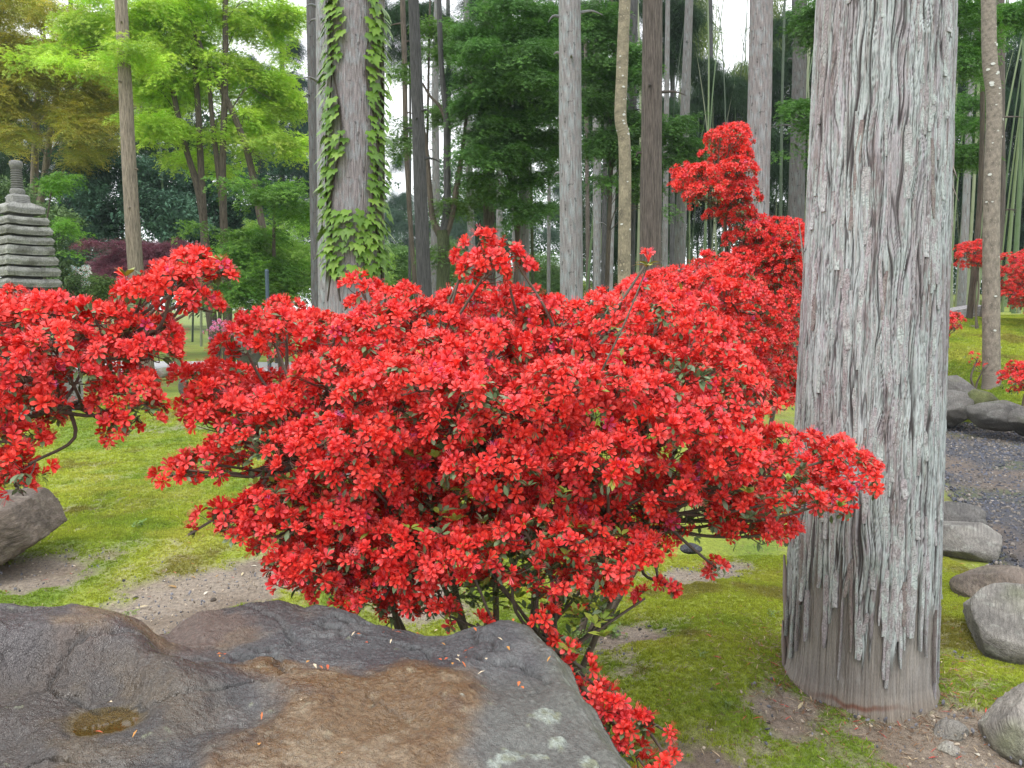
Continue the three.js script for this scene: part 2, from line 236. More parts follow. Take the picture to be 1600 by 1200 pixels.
const HP = [[240, 1002, 1.83], [330, 958, 1.93], [420, 939, 1.98], [520, 955, 1.95], [600, 970, 1.92], [700, 986, 1.89], [760, 976, 1.87], [800, 963, 1.84], [832, 967, 1.82], [870, 1010, 1.7], [905, 1080, 1.5], [935, 1150, 1.35], [950, 1200, 1.26], [0, 954, 1.6], [80, 955, 1.6], [150, 964, 1.6], [210, 981, 1.57], [248, 1014, 1.54], [-100, 954, 1.55], [270, 1055, 1.6], [165, 1115, 1.47], [60, 1090, 1.47], [165, 1210, 1.26], [0, 1200, 1.27], [430, 1032, 1.66], [600, 1052, 1.6], [740, 1080, 1.52], [600, 1140, 1.4], [600, 1210, 1.24], [760, 1180, 1.3], [400, 1150, 1.38], [520, 1010, 1.76], [680, 1020, 1.74], [340, 1020, 1.74], [160, 1040, 1.51], [430, 1300, 1.05], [800, 1060, 1.58]].map(([a, b, d]) => P(a, b, d));
function rockTop(x, z) { let s = 0, w = 0; for (const p of HP) { const q = 1 / (((x - p.x) ** 2 + (z - p.z) ** 2) + 0.0035) ** 2.2; s += q * p.y; w += q; } return s / w; }
const SLAB = polyAt([[352, 1062], [400, 1030], [440, 1022], [500, 1052], [560, 1060], [640, 1050], [735, 1060], [772, 1086], [775, 1118], [755, 1150], [740, 1230], [280, 1230], [330, 1175], [400, 1140], [425, 1105], [420, 1080]], 0.752);
const PUD = flat(163, 1118, 0.775), PUDY = rockTop(PUD.x, PUD.z);
const LICH = [[852, 1128, 26], [800, 1182, 30], [868, 1165, 22], [838, 1180, 18], [905, 1085, 9], [888, 1055, 8], [758, 1083, 9], [724, 1108, 9], [920, 1190, 16], [15, 962, 30], [770, 1196, 16], [845, 1000, 8], [874, 1032, 9]].map(([a, b, r]) => { const p = flat(a, b, 0.755); return [p.x, p.z, r / FPX * 1.6]; });
{
  const NT = 640, NR = 270, NS = 46, pos = [], uv = [], col = [], idx = [];
  const rim = []; for (let i = 0; i <= NT; i++) rim.push(RIM.getPointAt((i % NT) / NT));
  for (let k = 0; k <= NR + NS; k++) for (let i = 0; i <= NT; i++) {
    const e = rim[i], r = k <= NR ? 1 - (1 - k / NR) ** 1.05 : 1, s = k > NR ? (k - NR) / NS : 0;
    const wob = 1 + 0.025 * fbm(e.x * 5, 3, e.z * 5, 3);
    let x = RC[0] + (e.x - RC[0]) * r * wob, z = RC[1] + (e.z - RC[1]) * r * wob;
    const edge = min(hypot(e.x - RC[0], e.z - RC[1]) * (1 - r), 1);
    let y = rockTop(x, z) - 0.05 * (1 - ss(0, 0.075, edge)) ** 2;
    const wx = x + 0.025 * fbm(x * 6, 1, z * 6, 3), wz = z + 0.025 * fbm(x * 6, 9, z * 6, 3);
    const sl = inPoly(wx, wz, SLAB), slab = ss(-0.035, 0.04, sl + 0.06 * fbm(x * 9, 3, z * 9, 5)), lump = ss(-0.55, -0.8, x + 0.3 * (z + 1.5) + 0.35 * fbm(x * 4, 77, z * 4, 3)) ;
    const pd = hypot((wx - PUD.x) / 1.25, (wz - PUD.z) / 0.85);
    y += 0.012 * slab  ;
    const pw = exp(-((pd * pd) / 0.0075)); const f1 = fbm(x * 4, 2, z * 4 , 5), f2 = fbm(x * 17, 4, z * 17, 4);
    y += 0.022 * f1 + 0.007 * f2 * (1 - 0.4 * slab) + 0.0022 * n3(x * 90, 1, z * 90);
    const rg = (1 - abs(n3(x * 5 + f1, 2, z * 7))) ** 3, rg2 = (1 - abs(n3(x * 13, 7, z * 15 + f1 * 2))) ** 3; y += 0.004 * fbm(x * 40, 6, z * 40, 3) - 0.007 * rg * (1 - pw) - 0.0025 * rg2 * (1 - pw) + 0.006 * floor((f1 + 0.5) * 7) / 3 * (1 - pw); const cr = abs(n3(x * 2.6 + 0.4 * f1, 8, z * 4.2) + 0.12 * f2); y -= 0.012 * ss(0.035, 0.0, cr) * ss(0.0, 0.3, n3(x * 3, 15, z * 3) + 0.15);
    y = lerp(y, PUDY - 0.014 + 0.5 * pd * pd * 8 + 0.006 * f2 + 0.008 * f1, pw * 0.92);
    if (s) { y = lerp(y, -0.1, s ** 0.9); const o = 0.05 * sin(min(1, s * 1.2) * PI * 0.6) + 0.05 * fbm(e.x * 4, y * 4, e.z * 4, 4); const l = hypot(e.x - RC[0], e.z - RC[1]); x += (e.x - RC[0]) / l * o; z += (e.z - RC[1]) / l * o; }
    // colour: grey violet stone, ochre slab, purple brown lump, wet dark ring, lichen
    const m1 = fbm(x * 7, y * 7, z * 7 + 4, 4), m2 = fbm(x * 24, y * 24, z * 24, 3), m3 = fbm(x * 60, y * 60, z * 60, 2);
    let c = mix3([0.11, 0.107, 0.11], [0.17, 0.166, 0.164], ss(-0.1, 0.25, m1 + 0.4 * m2));
    let cl = mix3([0.19, 0.135, 0.11], [0.105, 0.088, 0.086], ss(-0.15, 0.15, m1)); cl = mix3(cl, [0.25, 0.17, 0.1], ss(0.1, 0.3, fbm(x * 5, 31, z * 7, 3)) * 0.8); cl = mix3(cl, [0.3, 0.3, 0.31], ss(-1.12, -1.3, x + 0.3 * m1) * ss(-1.52, -1.62, z) * 0.7); cl = mix3(cl, [0.2, 0.13, 0.06], ss(-1.36, -1.2, z + 0.3 * m1) * 0.6);
    c = mix3(c, cl, lump);
    let cs = mix3([0.2, 0.118, 0.055], [0.29, 0.205, 0.125], ss(-0.1, 0.25, m1 + 0.5 * m2 + 0.5 * (z + 1.45))); cs = mix3(cs, [0.13, 0.075, 0.045], ss(0.1, 0.3, fbm(x * 6, 61, z * 9, 4)) * 0.7); cs = mix3(cs, [0.34, 0.27, 0.17], ss(0.16, 0.4, m3 + 0.5 * m2) * 0.6); cs = mix3(cs, [0.06, 0.04, 0.025], ss(0.2, 0.4, fbm(x * 30, 71, z * 30, 3)) * 0.6);
    c = mix3(c, cs, slab);
    c = mix3(c, mix3([0.065, 0.055, 0.048], [0.12, 0.085, 0.05], ss(-0.1, 0.2, m1)), ss(0.3, 0.1, pd + 0.14 * m1) * 0.85); c = mix3(c, [0.15, 0.1, 0.03], ss(0.07, 0.045, pd) * 0.8);
    const rightEdge = ss(0.10, 0.02, edge) * ss(-0.25, 0.02, x); c = mix3(c, mix3([0.21, 0.215, 0.16], [0.32, 0.32, 0.29], ss(-0.05, 0.2, m2)), rightEdge * 0.75);
    c = mix3(c, [0.17, 0.165, 0.14], ss(-0.22, 0.02, x) * ss(-1.66, -1.5, z) * (1 - slab) * 0.7);
    let li = 0; for (const q of LICH) li = max(li, exp(-((x - q[0]) ** 2 + (z - q[1]) ** 2) / (q[2] * q[2]))); li = ss(0.4, 0.6, li * 0.75 + 0.9 * m2 + 0.6 * m3);
    c = mix3(c, mix3([0.46, 0.5, 0.43], [0.27, 0.28, 0.17], ss(0, 0.25, m3)), li * 0.75); y += 0.003 * li;
    c = mix3(c, [0.025, 0.022, 0.02], ss(0.02, 0.0, cr) * ss(0.0, 0.3, n3(x * 3, 15, z * 3) + 0.15) * 0.7);
    pos.push(x, y, z); uv.push(x, z + y * 0.7 * min(1, s * 4)); col.push(...c);
  }
  for (let k = 0; k < NR + NS; k++) for (let i = 0; i < NT; i++) { const a = k * (NT + 1) + i, b = a + NT + 1; idx.push(a, a + 1, b, a + 1, b + 1, b); }
  const g = geoFrom(pos, idx, uv, col);
  const rough = tex(512, (u, v) => { const x = u * 2.6 - 2, z = v * 2.6 - 2.2, wet = ss(0.5, 0.08, hypot((x - PUD.x) / 1.5, z - PUD.z) + 0.5 * fbm(x * 5, 5, z * 5, 3)); return lerp(0.5, 0.24, wet) + 0.5 * fbm(x * 9, 6, z * 9, 4); });
  rough.repeat.set(1 / 2.6, 1 / 2.6); rough.offset.set(2 / 2.6, 2.2 / 2.6);
  const r = mesh('boulder', g, std({ vertexColors: true, color: C(0.75, 0.78, 0.79), map: mapScale(grainTex, 4, 4), bumpMap: mapScale(grainBump, 4, 4), bumpScale: 0.005, roughness: 1, roughnessMap: rough }));
  BOULDER = r; tag(r, 'huge wet grey and ochre boulder with a small pool, in front of red azalea', 'boulder');
  const pp = [], pi = [0]; pp.length = 0; const pidx = []; pp.push(PUD.x, 0, PUD.z); const NPu = 48;
  for (let i = 0; i <= NPu; i++) { const a = i / NPu * 2 * PI, q = 0.059 + 0.006 * sin(a * 3 + 1); pp.push(PUD.x + cos(a) * q * 1.2, 0, PUD.z + sin(a) * q * 0.85); if (i) pidx.push(0, i + 1, i); }
  const pg = geoFrom(pp, pidx); pg.translate(0, PUDY - 0.003, 0);
  tag(mesh('puddle', pg, new THREE.MeshPhysicalMaterial({ color: C(0.85, 0.78, 0.55), roughness: 0.04, transmission: 1, thickness: 0, ior: 1.33, side: THREE.DoubleSide })), 'small pool of clear brown water in hollow of the boulder', 'puddle');
}

// ---------------------------------------------------------------- the big cedar on the right
const trunkR = (y) => y < 0.12 ? lerp(0.292, 0.268, clamp(y / 0.12) ** 0.7) : y < 1.5 ? lerp(0.268, 0.241, (y - 0.12) / 1.38) : y < 2.7 ? lerp(0.241, 0.219, (y - 1.5) / 1.2) : lerp(0.219, 0.1, (y - 2.7) / 12);
const TFACE = atan2(3.06, -1.335);
const stripEnd = (th) => 0.44 + 0.55 * fbm(cos(th) * 5, 5, sin(th) * 5, 3) + 0.16 * n3(cos(th) * 18, 9, sin(th) * 18) + 0.08 * n3(cos(th) * 40, 9, sin(th) * 40);
function barkAt(th, y) {
  const w = 0.022 * fbm(cos(th) * 2, y * 1.6, sin(th) * 2, 3) + 0.012 * n3(cos(th) * 5, y * 5, sin(th) * 5), t = th + w * 5, ct = cos(t) * 0.25, st = sin(t) * 0.25;
  const a = n3(ct * 36, y * 1.1, st * 36), b = n3(ct * 70 + 9, y * 2.4, st * 70), c = n3(ct * 140, y * 4.5, st * 140 + 4);
  const crack = max(ss(0.075, 0.015, abs(a)), ss(0.085, 0.015, abs(b)) * 0.8, ss(0.11, 0.01, abs(c)) * 0.5);
  const on = ss(-0.05, 0.06, y - stripEnd(th));
  return { a, b, c, crack, on };
}
const SCAR = { th: TFACE + 0.05, y: 0.075 };
function bigTrunk() {
  const root = thing('cedar_tree', 'thick cedar trunk with shaggy pale peeling bark right of the red azalea', 'tree', V(TREE.x, 0, TREE.z));
  const NT = 440, NY = 760, NU = 40, pos = [], uv = [], col = [], idx = [];
  for (let j = 0; j <= NY + NU; j++) for (let i = 0; i <= NT; i++) {
    const u = i / NT * 2 - 1, th = TFACE + PI * (0.55 * u + 0.45 * u ** 3), y = j <= NY ? lerp(-0.12, 3.0, j / NY) : lerp(3.0, 14, (j - NY) / NU);
    const { a, b, c, crack, on } = barkAt(th, y), low = 1 - on;
    let r = trunkR(max(0, y)) + 0.008 * fbm(cos(th) * 2, y * 0.8, sin(th) * 2, 2);
    const buttress = 0.5 + 0.5 * cos((th - TFACE) * 5 + 1.2); r += 0.016 * buttress * ss(0.28, 0, y) ** 1.5;
    const plate = 0.003 * floor((a + 1) * 3.2) / 3 + 0.0016 * floor((b + 1) * 3) / 2;
    const groove = ss(0.25, 0, abs(n3(cos(th) * 26, y * 0.8, sin(th) * 26)));
    r += on * (0.006 + plate - 0.0065 * crack + 0.0006 * c) + low * (-0.003 - 0.0035 * groove + 0.0015 * c);
    const kn = exp(-(((th - TFACE + 0.16) * 0.25 / 0.035) ** 2 + ((y - 0.63) / 0.045) ** 2)); r += 0.012 * kn * on;
    // colour
    const l1 = fbm(cos(th) * 3.2, y * 2.1, sin(th) * 3.2, 4), l2 = fbm(cos(th) * 15, y * 13, sin(th) * 15, 4), l3 = n3(cos(th) * 30, y * 60, sin(th) * 30);
    const side = (th - TFACE);
    let k = mix3([0.305, 0.28, 0.285], [0.215, 0.18, 0.175], ss(-0.15, 0.3, a * 0.6 + l2)); k = mix3(k, [0.36, 0.325, 0.345], ss(0.0, 0.3, b * 0.7 + l1) * 0.7);
    const li = ss(-0.08, 0.16, l1 * 0.9 + l2 * 0.75 + 0.12 * l3 + 0.05 + 0.12 * ss(1.9, 1.0, y)); k = mix3(k, mix3([0.42, 0.455, 0.44], [0.31, 0.35, 0.33], ss(-0.1, 0.2, l2)), li * 0.75);
    k = mix3(k, [0.16, 0.1, 0.08], ss(0.24, 0.4, n3(cos(th) * 20 + 5, y * 4, sin(th) * 20)) * 0.35);
    k = mix3(k, [0.035, 0.026, 0.026], crack * 0.95);
    let lo = mix3([0.25, 0.222, 0.195], [0.205, 0.18, 0.16], ss(-0.1, 0.2, l1)); lo = mix3(lo, [0.13, 0.1, 0.08], groove * 0.28); lo = mix3(lo, [0.26, 0.24, 0.22], ss(0.05, 0.3, l2) * 0.5); lo = mix3(lo, [0.2, 0.155, 0.11], ss(0.16, 0, y) * 0.7);
    lo = mix3(lo, [0.13, 0.045, 0.025], exp(-((side / 0.5) ** 2)) * ss(0.014, 0.002, abs(y - SCAR.y - 0.02 * n3(th * 6, 1, 1))) * 0.85);
    k = mix3(lo, k, on);
    pos.push(cos(th) * r, y, sin(th) * r); uv.push((i / NT) * 1.6, y); col.push(...k);
  }
  for (let j = 0; j < NY + NU; j++) for (let i = 0; i < NT; i++) { const a = j * (NT + 1) + i, b = a + NT + 1; idx.push(a, b, a + 1, a + 1, b, b + 1); }
  mesh('trunk', geoFrom(pos, idx, uv, col), std({ vertexColors: true, color: C(1.28, 1.33, 1.37), map: mapScale(softBark, 3, 1.5), bumpMap: mapScale(barkBump, 5, 2.2), bumpScale: 0.003, roughness: 0.93 }), root);
  // loose plates of bark, each its own piece
  const r = rng(91), geos = [];
  for (let v = 0; v < 16; v++) {
    const W = 0.005 + r() * 0.009, L = 0.09 + r() * 0.26, lift = 0.0005 + r() * 0.005, n = 7, ps = [], ix = [], uvs = [], sk = (r() - 0.5) * 0.02;
    for (let i = 0; i <= n; i++) { const t = i / n, y = -L * t, e = t > 0.8 ? 1 - ((t - 0.8) / 0.2) ** 1.5 * (0.1 + 0.75 * r()) : t < 0.12 ? 0.6 + t * 3.3 : 1, w = W * e * (0.85 + 0.3 * r()), ox = sk * t + 0.004 * (r() - 0.5), z = 0.003 + lift * t ** 2.5 + 0.001 * r();
      ps.push(ox - w, y, z - 0.001, ox - w * 0.8, y, z + 0.0012, ox + w * 0.8, y, z + 0.0014, ox + w, y, z - 0.001, ox + w, y, z - 0.008, ox - w, y, z - 0.008); for (let q = 0; q < 6; q++) uvs.push(q * 0.01 + v * 0.07, y); }
    for (let i = 0; i < n; i++) for (let q = 0; q < 6; q++) { const a = i * 6 + q, b = i * 6 + (q + 1) % 6; ix.push(a, a + 6, b, b, a + 6, b + 6); }
    geos.push(geoFrom(ps, ix, uvs));
  }
  const bm = (c) => std({ color: c, map: mapScale(lichTex, 4, 4), bumpMap: mapScale(barkBump, 7, 3), bumpScale: 0.003, roughness: 0.93 });
  const mats = [bm(C(0.46, 0.48, 0.47)), bm(C(0.46, 0.44, 0.45)), bm(C(0.38, 0.36, 0.36)), bm(C(0.45, 0.43, 0.44)), bm(C(0.28, 0.24, 0.225)), bm(C(0.5, 0.5, 0.5))];
  let k = 0;
  while (k < 290) {
    const th = TFACE + (r() - 0.5) * 3.5, hang = k < 40, y = hang ? stripEnd(th) + 0.03 + r() * r() * 0.4 : 0.45 + r() * 2.3; if (!hang && y - 0.15 < stripEnd(th)) continue;
    const q = barkAt(th, y - 0.05); if (!hang && q.crack > 0.7) continue;
    const R = trunkR(y) + 0.006, m = mesh('bark_strip', geos[floor(r() * 16)], mats[floor(r() * r() * 5.99)], root); if (k % 3 === 0) m.material = mats[floor(r() * 6)];
    m.position.set(cos(th) * R, y, sin(th) * R); m.rotation.set(-0.01 + 0.01 * r(), PI / 2 - th, (r() - 0.5) * 0.14, 'YXZ'); m.scale.set(hang ? 0.5 + 0.5 * r() : 0.7 + 0.6 * r(), hang ? 0.7 + 0.7 * r() : 0.7 + 0.9 * r(), hang ? 1.3 : 0.8 + 0.4 * r()); k++;
  }
  // splinters that stand off the edges of the trunk
  for (const [px, py, L, out, W, TH, upw] of [[1238, 880, 0.36, 0.022, 0.03, 0.012, 1], [1246, 985, 0.22, 0.014, 0.03, 0.01, 1], [1490, 258, 0.06, 0.022, 0.012, 0.004, 0], [1485, 285, 0.08, 0.03, 0.006, 0.0025, 0], [1258, 338, 0.27, 0.034, 0.01, 0.004, 1], [1265, 470, 0.2, 0.012, 0.012, 0.005, 1], [1478, 330, 0.1, 0.02, 0.006, 0.002, 0], [1284, 220, 0.12, 0.012, 0.008, 0.003, 1]]) {
    const p = P(px, py, 3.02), th = px < 1360 ? TFACE + 1.38 : TFACE - 1.42, y = p.y, R = trunkR(y) + 0.008, rad = V(cos(th), 0, sin(th)), tan_ = V(-sin(th), 0, cos(th)), ps = [], ix = [];
    for (let i = 0; i <= 8; i++) { const t = i / 8, c = rad.clone().multiplyScalar(R - 0.006 + out * pow(upw ? 1 - t : t, 1.3)).add(V(0, y - L * t, 0)), tp = upw ? min(1, 0.25 + t * 2) : min(1, 0.15 + (1 - t) * 2), w = W * tp + 0.001; for (const [s, o] of [[-1, 0], [0, TH * tp], [1, 0], [0, -TH * tp]]) { const q = c.clone().addScaledVector(tan_, s * w).addScaledVector(rad, o); ps.push(q.x, q.y, q.z); } }
    for (let i = 0; i < 8; i++) for (let q = 0; q < 4; q++) { const a = i * 4 + q, b = i * 4 + (q + 1) % 4; ix.push(a, a + 4, b, b, a + 4, b + 4); }
    mesh('bark_splinter', geoFrom(ps, ix), std({ color: C(0.24, 0.2, 0.18), roughness: 0.95 }), root);
  }
}
bigTrunk();

// ---------------------------------------------------------------- azaleas
function petalFlower(seed, open, R) {                      // open: 0 half closed ... 1 flat
  const r = rng(seed), pos = [], col = [], idx = [];
  const st = [[0.0, 0.05], [0.3, 0.14], [0.6, 0.25], [0.84, 0.2], [1.0, 0.02]];
  for (let p = 0; p < 5; p++) {
    const a = p / 5 * 2 * PI + (r() - 0.5) * 0.22, tw = (r() - 0.5) * 0.35, len = (0.92 + 0.16 * r()) * (p === 0 ? 1.06 : 1), curl = 0.1 + 0.22 * r(), o = pos.length / 3;
    for (const [t, w] of st) {
      const rad = R * len * (0.08 + (0.5 + 0.5 * open) * 0.92 * t), h = R * (-0.75 + (1.05 - 0.3 * open) * pow(t, 0.55) - curl * t * t * (0.4 + open) + (1 - open) * 0.55 * t);
      for (const s of [-1, 0, 1]) { const ww = w * R * len * s, hh = h + (s ? R * 0.05 * (1 - t) + tw * ww : -R * 0.02 * t) + 0.03 * R * (r() - 0.5) * t; pos.push(cos(a) * rad - sin(a) * ww, hh, sin(a) * rad + cos(a) * ww);
        const k = ss(0.1, 0.85, t); col.push(lerp(0.8, 1.02, k) , lerp(0.45, 1.2, k) * (s ? 1.1 : 0.8), lerp(0.4, 1.12, k) * (s ? 1.1 : 0.8)); }
    }
    for (let i = 0; i < st.length - 1; i++) for (let s = 0; s < 2; s++) { const q = o + i * 3 + s; idx.push(q, q + 3, q + 1, q + 1, q + 3, q + 4); }
  }
  for (let s = 0; s < 5; s++) { const a = s * 1.256 + 0.4, q = R * (0.2 + 0.12 * r()), o = pos.length / 3, x = cos(a) * q, z = sin(a) * q, h = R * (0.4 + 0.4 * r()); pos.push(0, -R * 0.6, 0, x + 0.0006, h, z, x - 0.0006, h + 0.0012, z + 0.0006); for (let c = 0; c < 3; c++) col.push(1, 2.2, 2.6); idx.push(o, o + 1, o + 2); }
  return geoFrom(pos, idx, null, col);
}
const FLOWERS = [petalFlower(1, 0.95, 0.0255), petalFlower(2, 0.68, 0.025), petalFlower(3, 0.85, 0.027), petalFlower(4, 0.35, 0.023), petalFlower(5, 1.0, 0.0255)];
const FTINT = [[0.9, 0.062, 0.04], [0.9, 0.078, 0.062], [0.86, 0.048, 0.034], [0.9, 0.095, 0.09], [0.8, 0.034, 0.03], [0.88, 0.072, 0.085], [0.66, 0.06, 0.17]];
const flowerM = (c) => new THREE.MeshPhysicalMaterial({ color: C(...c), vertexColors: true, roughness: 0.5, transmission: 0.36, thickness: 0, side: THREE.DoubleSide, specularIntensity: 0.6, sheen: 0.15, sheenRoughness: 0.5, sheenColor: C(1, 0.5, 0.55) });
const FMATS = FTINT.map(flowerM), FWHITE = flowerM([1, 1, 1]);
function leafGeo(L, W, bend, seg = 3, fold = 0.15) {
  const pos = [], idx = [];
  for (let i = 0; i <= seg; i++) { const t = i / seg, w = W * pow(sin(PI * pow(clamp(t * 0.96 + 0.03), 1.25)), 0.8) + 0.0004, y = -bend * L * t * t; pos.push(-w, y + fold * w, t * L, 0, y, t * L, w, y + fold * w, t * L); }
  for (let i = 0; i < seg; i++) for (let s = 0; s < 2; s++) { const q = i * 3 + s; idx.push(q, q + 3, q + 1, q + 1, q + 3, q + 4); }
  return geoFrom(pos, idx);
}
const ALEAF = [leafGeo(0.024, 0.0062, 0.2), leafGeo(0.02, 0.0065, -0.1), leafGeo(0.029, 0.0065, 0.35)];
const LT = [[0.15, 0.22, 0.1], [0.1, 0.16, 0.065], [0.2, 0.27, 0.16], [0.2, 0.29, 0.045], [0.3, 0.36, 0.06]];
const LMATS = LT.map((c) => leafMat(C(...c), 0.3, { roughness: 0.45 })), LWHITE = leafMat(C(1, 1, 1), 0.3, { roughness: 0.45 });
const qZ = (dir, spin, r) => { const z = dir.clone().normalize(), x = V(0, 1, 0).cross(z); if (x.lengthSq() < 1e-4) x.set(1, 0, 0); x.normalize(); const y = z.clone().cross(x); return new THREE.Quaternion().setFromRotationMatrix(new THREE.Matrix4().makeBasis(x, y, z)).multiply(new THREE.Quaternion().setFromAxisAngle(V(0, 0, 1), spin)); };
function pickVisible(list, n, rad, zb) {                   // the n of a list that show largest
  const cell = 4, own = new Map();
  list.forEach((f, i) => { const v = V(0, 0, 0).setFromMatrixPosition(f.m), [x, y, w] = project(v); f.w = w; f.vis = 0; if (w < 0.3 || x < 0 || x > 1600 || y < 0 || y > 1200) return; const R = rad * FPX / w * 0.85;
    for (let a = floor((x - R) / cell); a <= (x + R) / cell; a++) for (let b = floor((y - R * 0.8) / cell); b <= (y + R * 0.8) / cell; b++) { const k = a + b * 1000, q = own.get(k); if (q === undefined || list[q].w > w) own.set(k, i); } });
  for (const i of own.values()) list[i].vis++;
  const order = list.map((f, i) => i).filter((i) => list[i].vis > 0).sort((a, b) => list[b].vis - list[a].vis).slice(0, n);
  return new Set(order);
}
// lobes fill an outline: front shells bulge towards the light, more shells stand behind
function fillLobes(poly, o) {
  const r = rng(o.seed), out = [], xs = poly.map((p) => p[0]), ys = poly.map((p) => p[1]), x0 = min(...xs), x1 = max(...xs), y0 = min(...ys), y1 = max(...ys);
  for (let layer = 0; layer < (o.layers || 2); layer++) {
    const pts = [], gap = o.gap * (1 + 0.25 * layer);
    for (let k = 0; k < 3000; k++) {
      const x = lerp(x0, x1, r()), y = lerp(y0, y1, r()), e = inPoly(x, y, poly); if (e < gap * (0.26 + 0.45 * layer)) continue;
      if (pts.some((p) => hypot(p[0] - x, (p[1] - y) * 1.25) < gap)) continue; pts.push([x, y]);
      const t = clamp(e / o.full), R = min(gap * (0.78 + 0.3 * r()), e * 1.04 + gap * 0.08);
      const d = o.d - o.bulge * sin(t * PI / 2) + (r() - 0.5) * o.jit + layer * o.step + (o.tilt || 0) * (o.mid - y) / 300;
      out.push([x, y, d, R, R * (0.62 + 0.16 * r())]);
    }
  }
  return out;
}
function azalea(o) {
  const r = rng(o.seed), root = thing('azalea_bush', o.label, 'azalea', o.base, o.group), inv = o.base.clone().negate();
  const L = o.lobes.map(([x, y, d, a, b]) => ({ c: P(x, y, d), rx: M(a, d), ry: M(b, d) }));
  const flowers = [], leaves = [], FR = (o.size || 1) * 0.83, sp = (o.space || 0.05) * FR;
  for (const l of L) {
    const area = 3.4 * PI * l.rx * (l.rx * 0.5 + l.ry * 0.5), n = Math.round(area / (sp * sp * 0.8)); l.tips = [];
    for (let k = 0; k < n; k++) {
      const dir = V(r() * 2 - 1, r() * 2 - 1, r() * 2 - 1); if (dir.lengthSq() > 1 || dir.lengthSq() < 0.05) { k--; continue; } dir.normalize();
      const keep = l.rx < 0.045 ? 1 : ss(-0.6, 0.15, dir.y); if (r() > keep * 0.92 + 0.08) { if (r() < 0.3) leaves.push({ m: mat4(l.c.clone().add(V(dir.x * l.rx * 0.8, dir.y * l.ry * 0.8, dir.z * l.rx * 0.8)), qZ(dir.clone().add(V(0, 0.4, 0)), (r() - 0.5) * 1.5), FR * (0.8 + 0.5 * r())), k: floor(r() * 3), v: floor(r() * 3) }); continue; }
      const kk = 0.86 + 0.2 * r() + 0.12 * fbm(dir.x * 2 + l.c.x * 9, dir.y * 2, dir.z * 2 + l.c.z * 9, 2), p = l.c.clone().add(V(dir.x * l.rx * kk, dir.y * l.ry * kk, dir.z * l.rx * kk));
      let inside = false; for (const q of L) if (q !== l) { const e = ((p.x - q.c.x) ** 2 + (p.z - q.c.z) ** 2) / (q.rx * q.rx) + (p.y - q.c.y) ** 2 / (q.ry * q.ry); if (e < 0.55) { inside = true; break; } }
      if (inside) { if (r() < 0.12) leaves.push({ m: mat4(p, qZ(V(r() - 0.5, r() - 0.2, r() - 0.5), 0), 1.1 * FR), k: 1 }); continue; }
      const axis = dir.clone().multiplyScalar(0.75).add(V(0, 0.55, 0)).add(V(r() - 0.5, r() - 0.5, r() - 0.5).multiplyScalar(0.7)).normalize();
      const bare = fbm(p.x * 6 + o.seed, p.y * 6, p.z * 6, 2) - 0.45 * ss(0.1, -0.5, dir.y) * (o.leafy ?? 1) - 0.5 * ss(0.12, 0.3, fbm(p.x * 4 + 7, p.y * 5, p.z * 4, 2)) < -0.46, q = qUp(axis, r() * 6.28); if (r() < 0.4) l.tips.push(p);
      const nf = bare ? (r() < 0.25 ? 1 : 0) : 2 + floor(r() * 2.8);
      const shade = (r() - 0.5) * 0.3, tint = floor(r() * 6);
      for (let f = 0; f < nf; f++) {
        const fa = f / nf * 6.28 + r(), tl = (0.45 + 0.45 * r()) * (nf > 1 ? 1 : 0.3), fd = V(cos(fa) * sin(tl), cos(tl), sin(fa) * sin(tl)).applyQuaternion(q), fp = p.clone().addScaledVector(fd, 0.024 * FR);
        flowers.push({ m: mat4(fp, qUp(fd, r() * 6.28), FR * (0.74 + 0.4 * r())), v: floor(r() * 4.99), t: r() < 0.012 ? 6 : r() < 0.6 ? tint : floor(r() * 6), b: 0.88 + shade * 0.5 + 0.2 * r() });
      }
      const nl = bare ? 5 + floor(r() * 5) : r() < (o.leaf ?? 0.6) ? 2 + floor(r() * 5) : 0, fresh = r() < 0.05;
      for (let f = 0; f < nl; f++) { const fa = r() * 6.28, tl = bare || fresh ? 0.5 + r() * 0.9 : 1.2 + r() * 0.8, fd = V(cos(fa) * sin(tl), cos(tl), sin(fa) * sin(tl)).applyQuaternion(q); leaves.push({ m: mat4(p.clone().addScaledVector(fd, 0.006), qZ(fd, (r() - 0.5) * 1.2), FR * (0.75 + 0.5 * r())), k: fresh ? 3 + floor(r() * 2) : floor(r() * 3), v: floor(r() * 3) }); }
    }
  }
  for (const [x, y, d, s, dx, dy] of o.sprigs || []) { const p = P(x, y, d); for (let f = 0; f < 6; f++) { const fa = f * 1.05 + r(), tl = 0.35 + r() * 0.8, fd = V(cos(fa) * sin(tl) + (dx || 0), cos(tl), sin(fa) * sin(tl)); leaves.push({ m: mat4(p.clone(), qZ(fd, (r() - 0.5)), s * (0.8 + 0.4 * r())), k: 3 + floor(r() * 2), v: floor(r() * 3) }); } }
  for (const [x, y, d, a, b, n] of o.greens || []) for (let k = 0; k < n; k++) { const p = P(x + (r() - 0.5) * 2 * a, y + (r() - 0.5) * 2 * b, d + (r() - 0.3) * 0.3), fr = r() < 0.25; for (let f = 0; f < 5; f++) { const fa = f * 1.26 + r(), tl = 0.5 + r() * 0.9, fd = V(cos(fa) * sin(tl), cos(tl), sin(fa) * sin(tl)); leaves.push({ m: mat4(p.clone().addScaledVector(fd, 0.005), qZ(fd, (r() - 0.5)), 0.75 + 0.5 * r()), k: fr ? 3 + floor(r() * 2) : floor(r() * 3), v: floor(r() * 3) }); } }
  const toLocal = (m) => m.clone().premultiply(new THREE.Matrix4().makeTranslation(inv.x, inv.y, inv.z));
  const parts = pickVisible(flowers, o.parts ?? 300, 0.024 * FR), rest = [[], [], [], [], []];
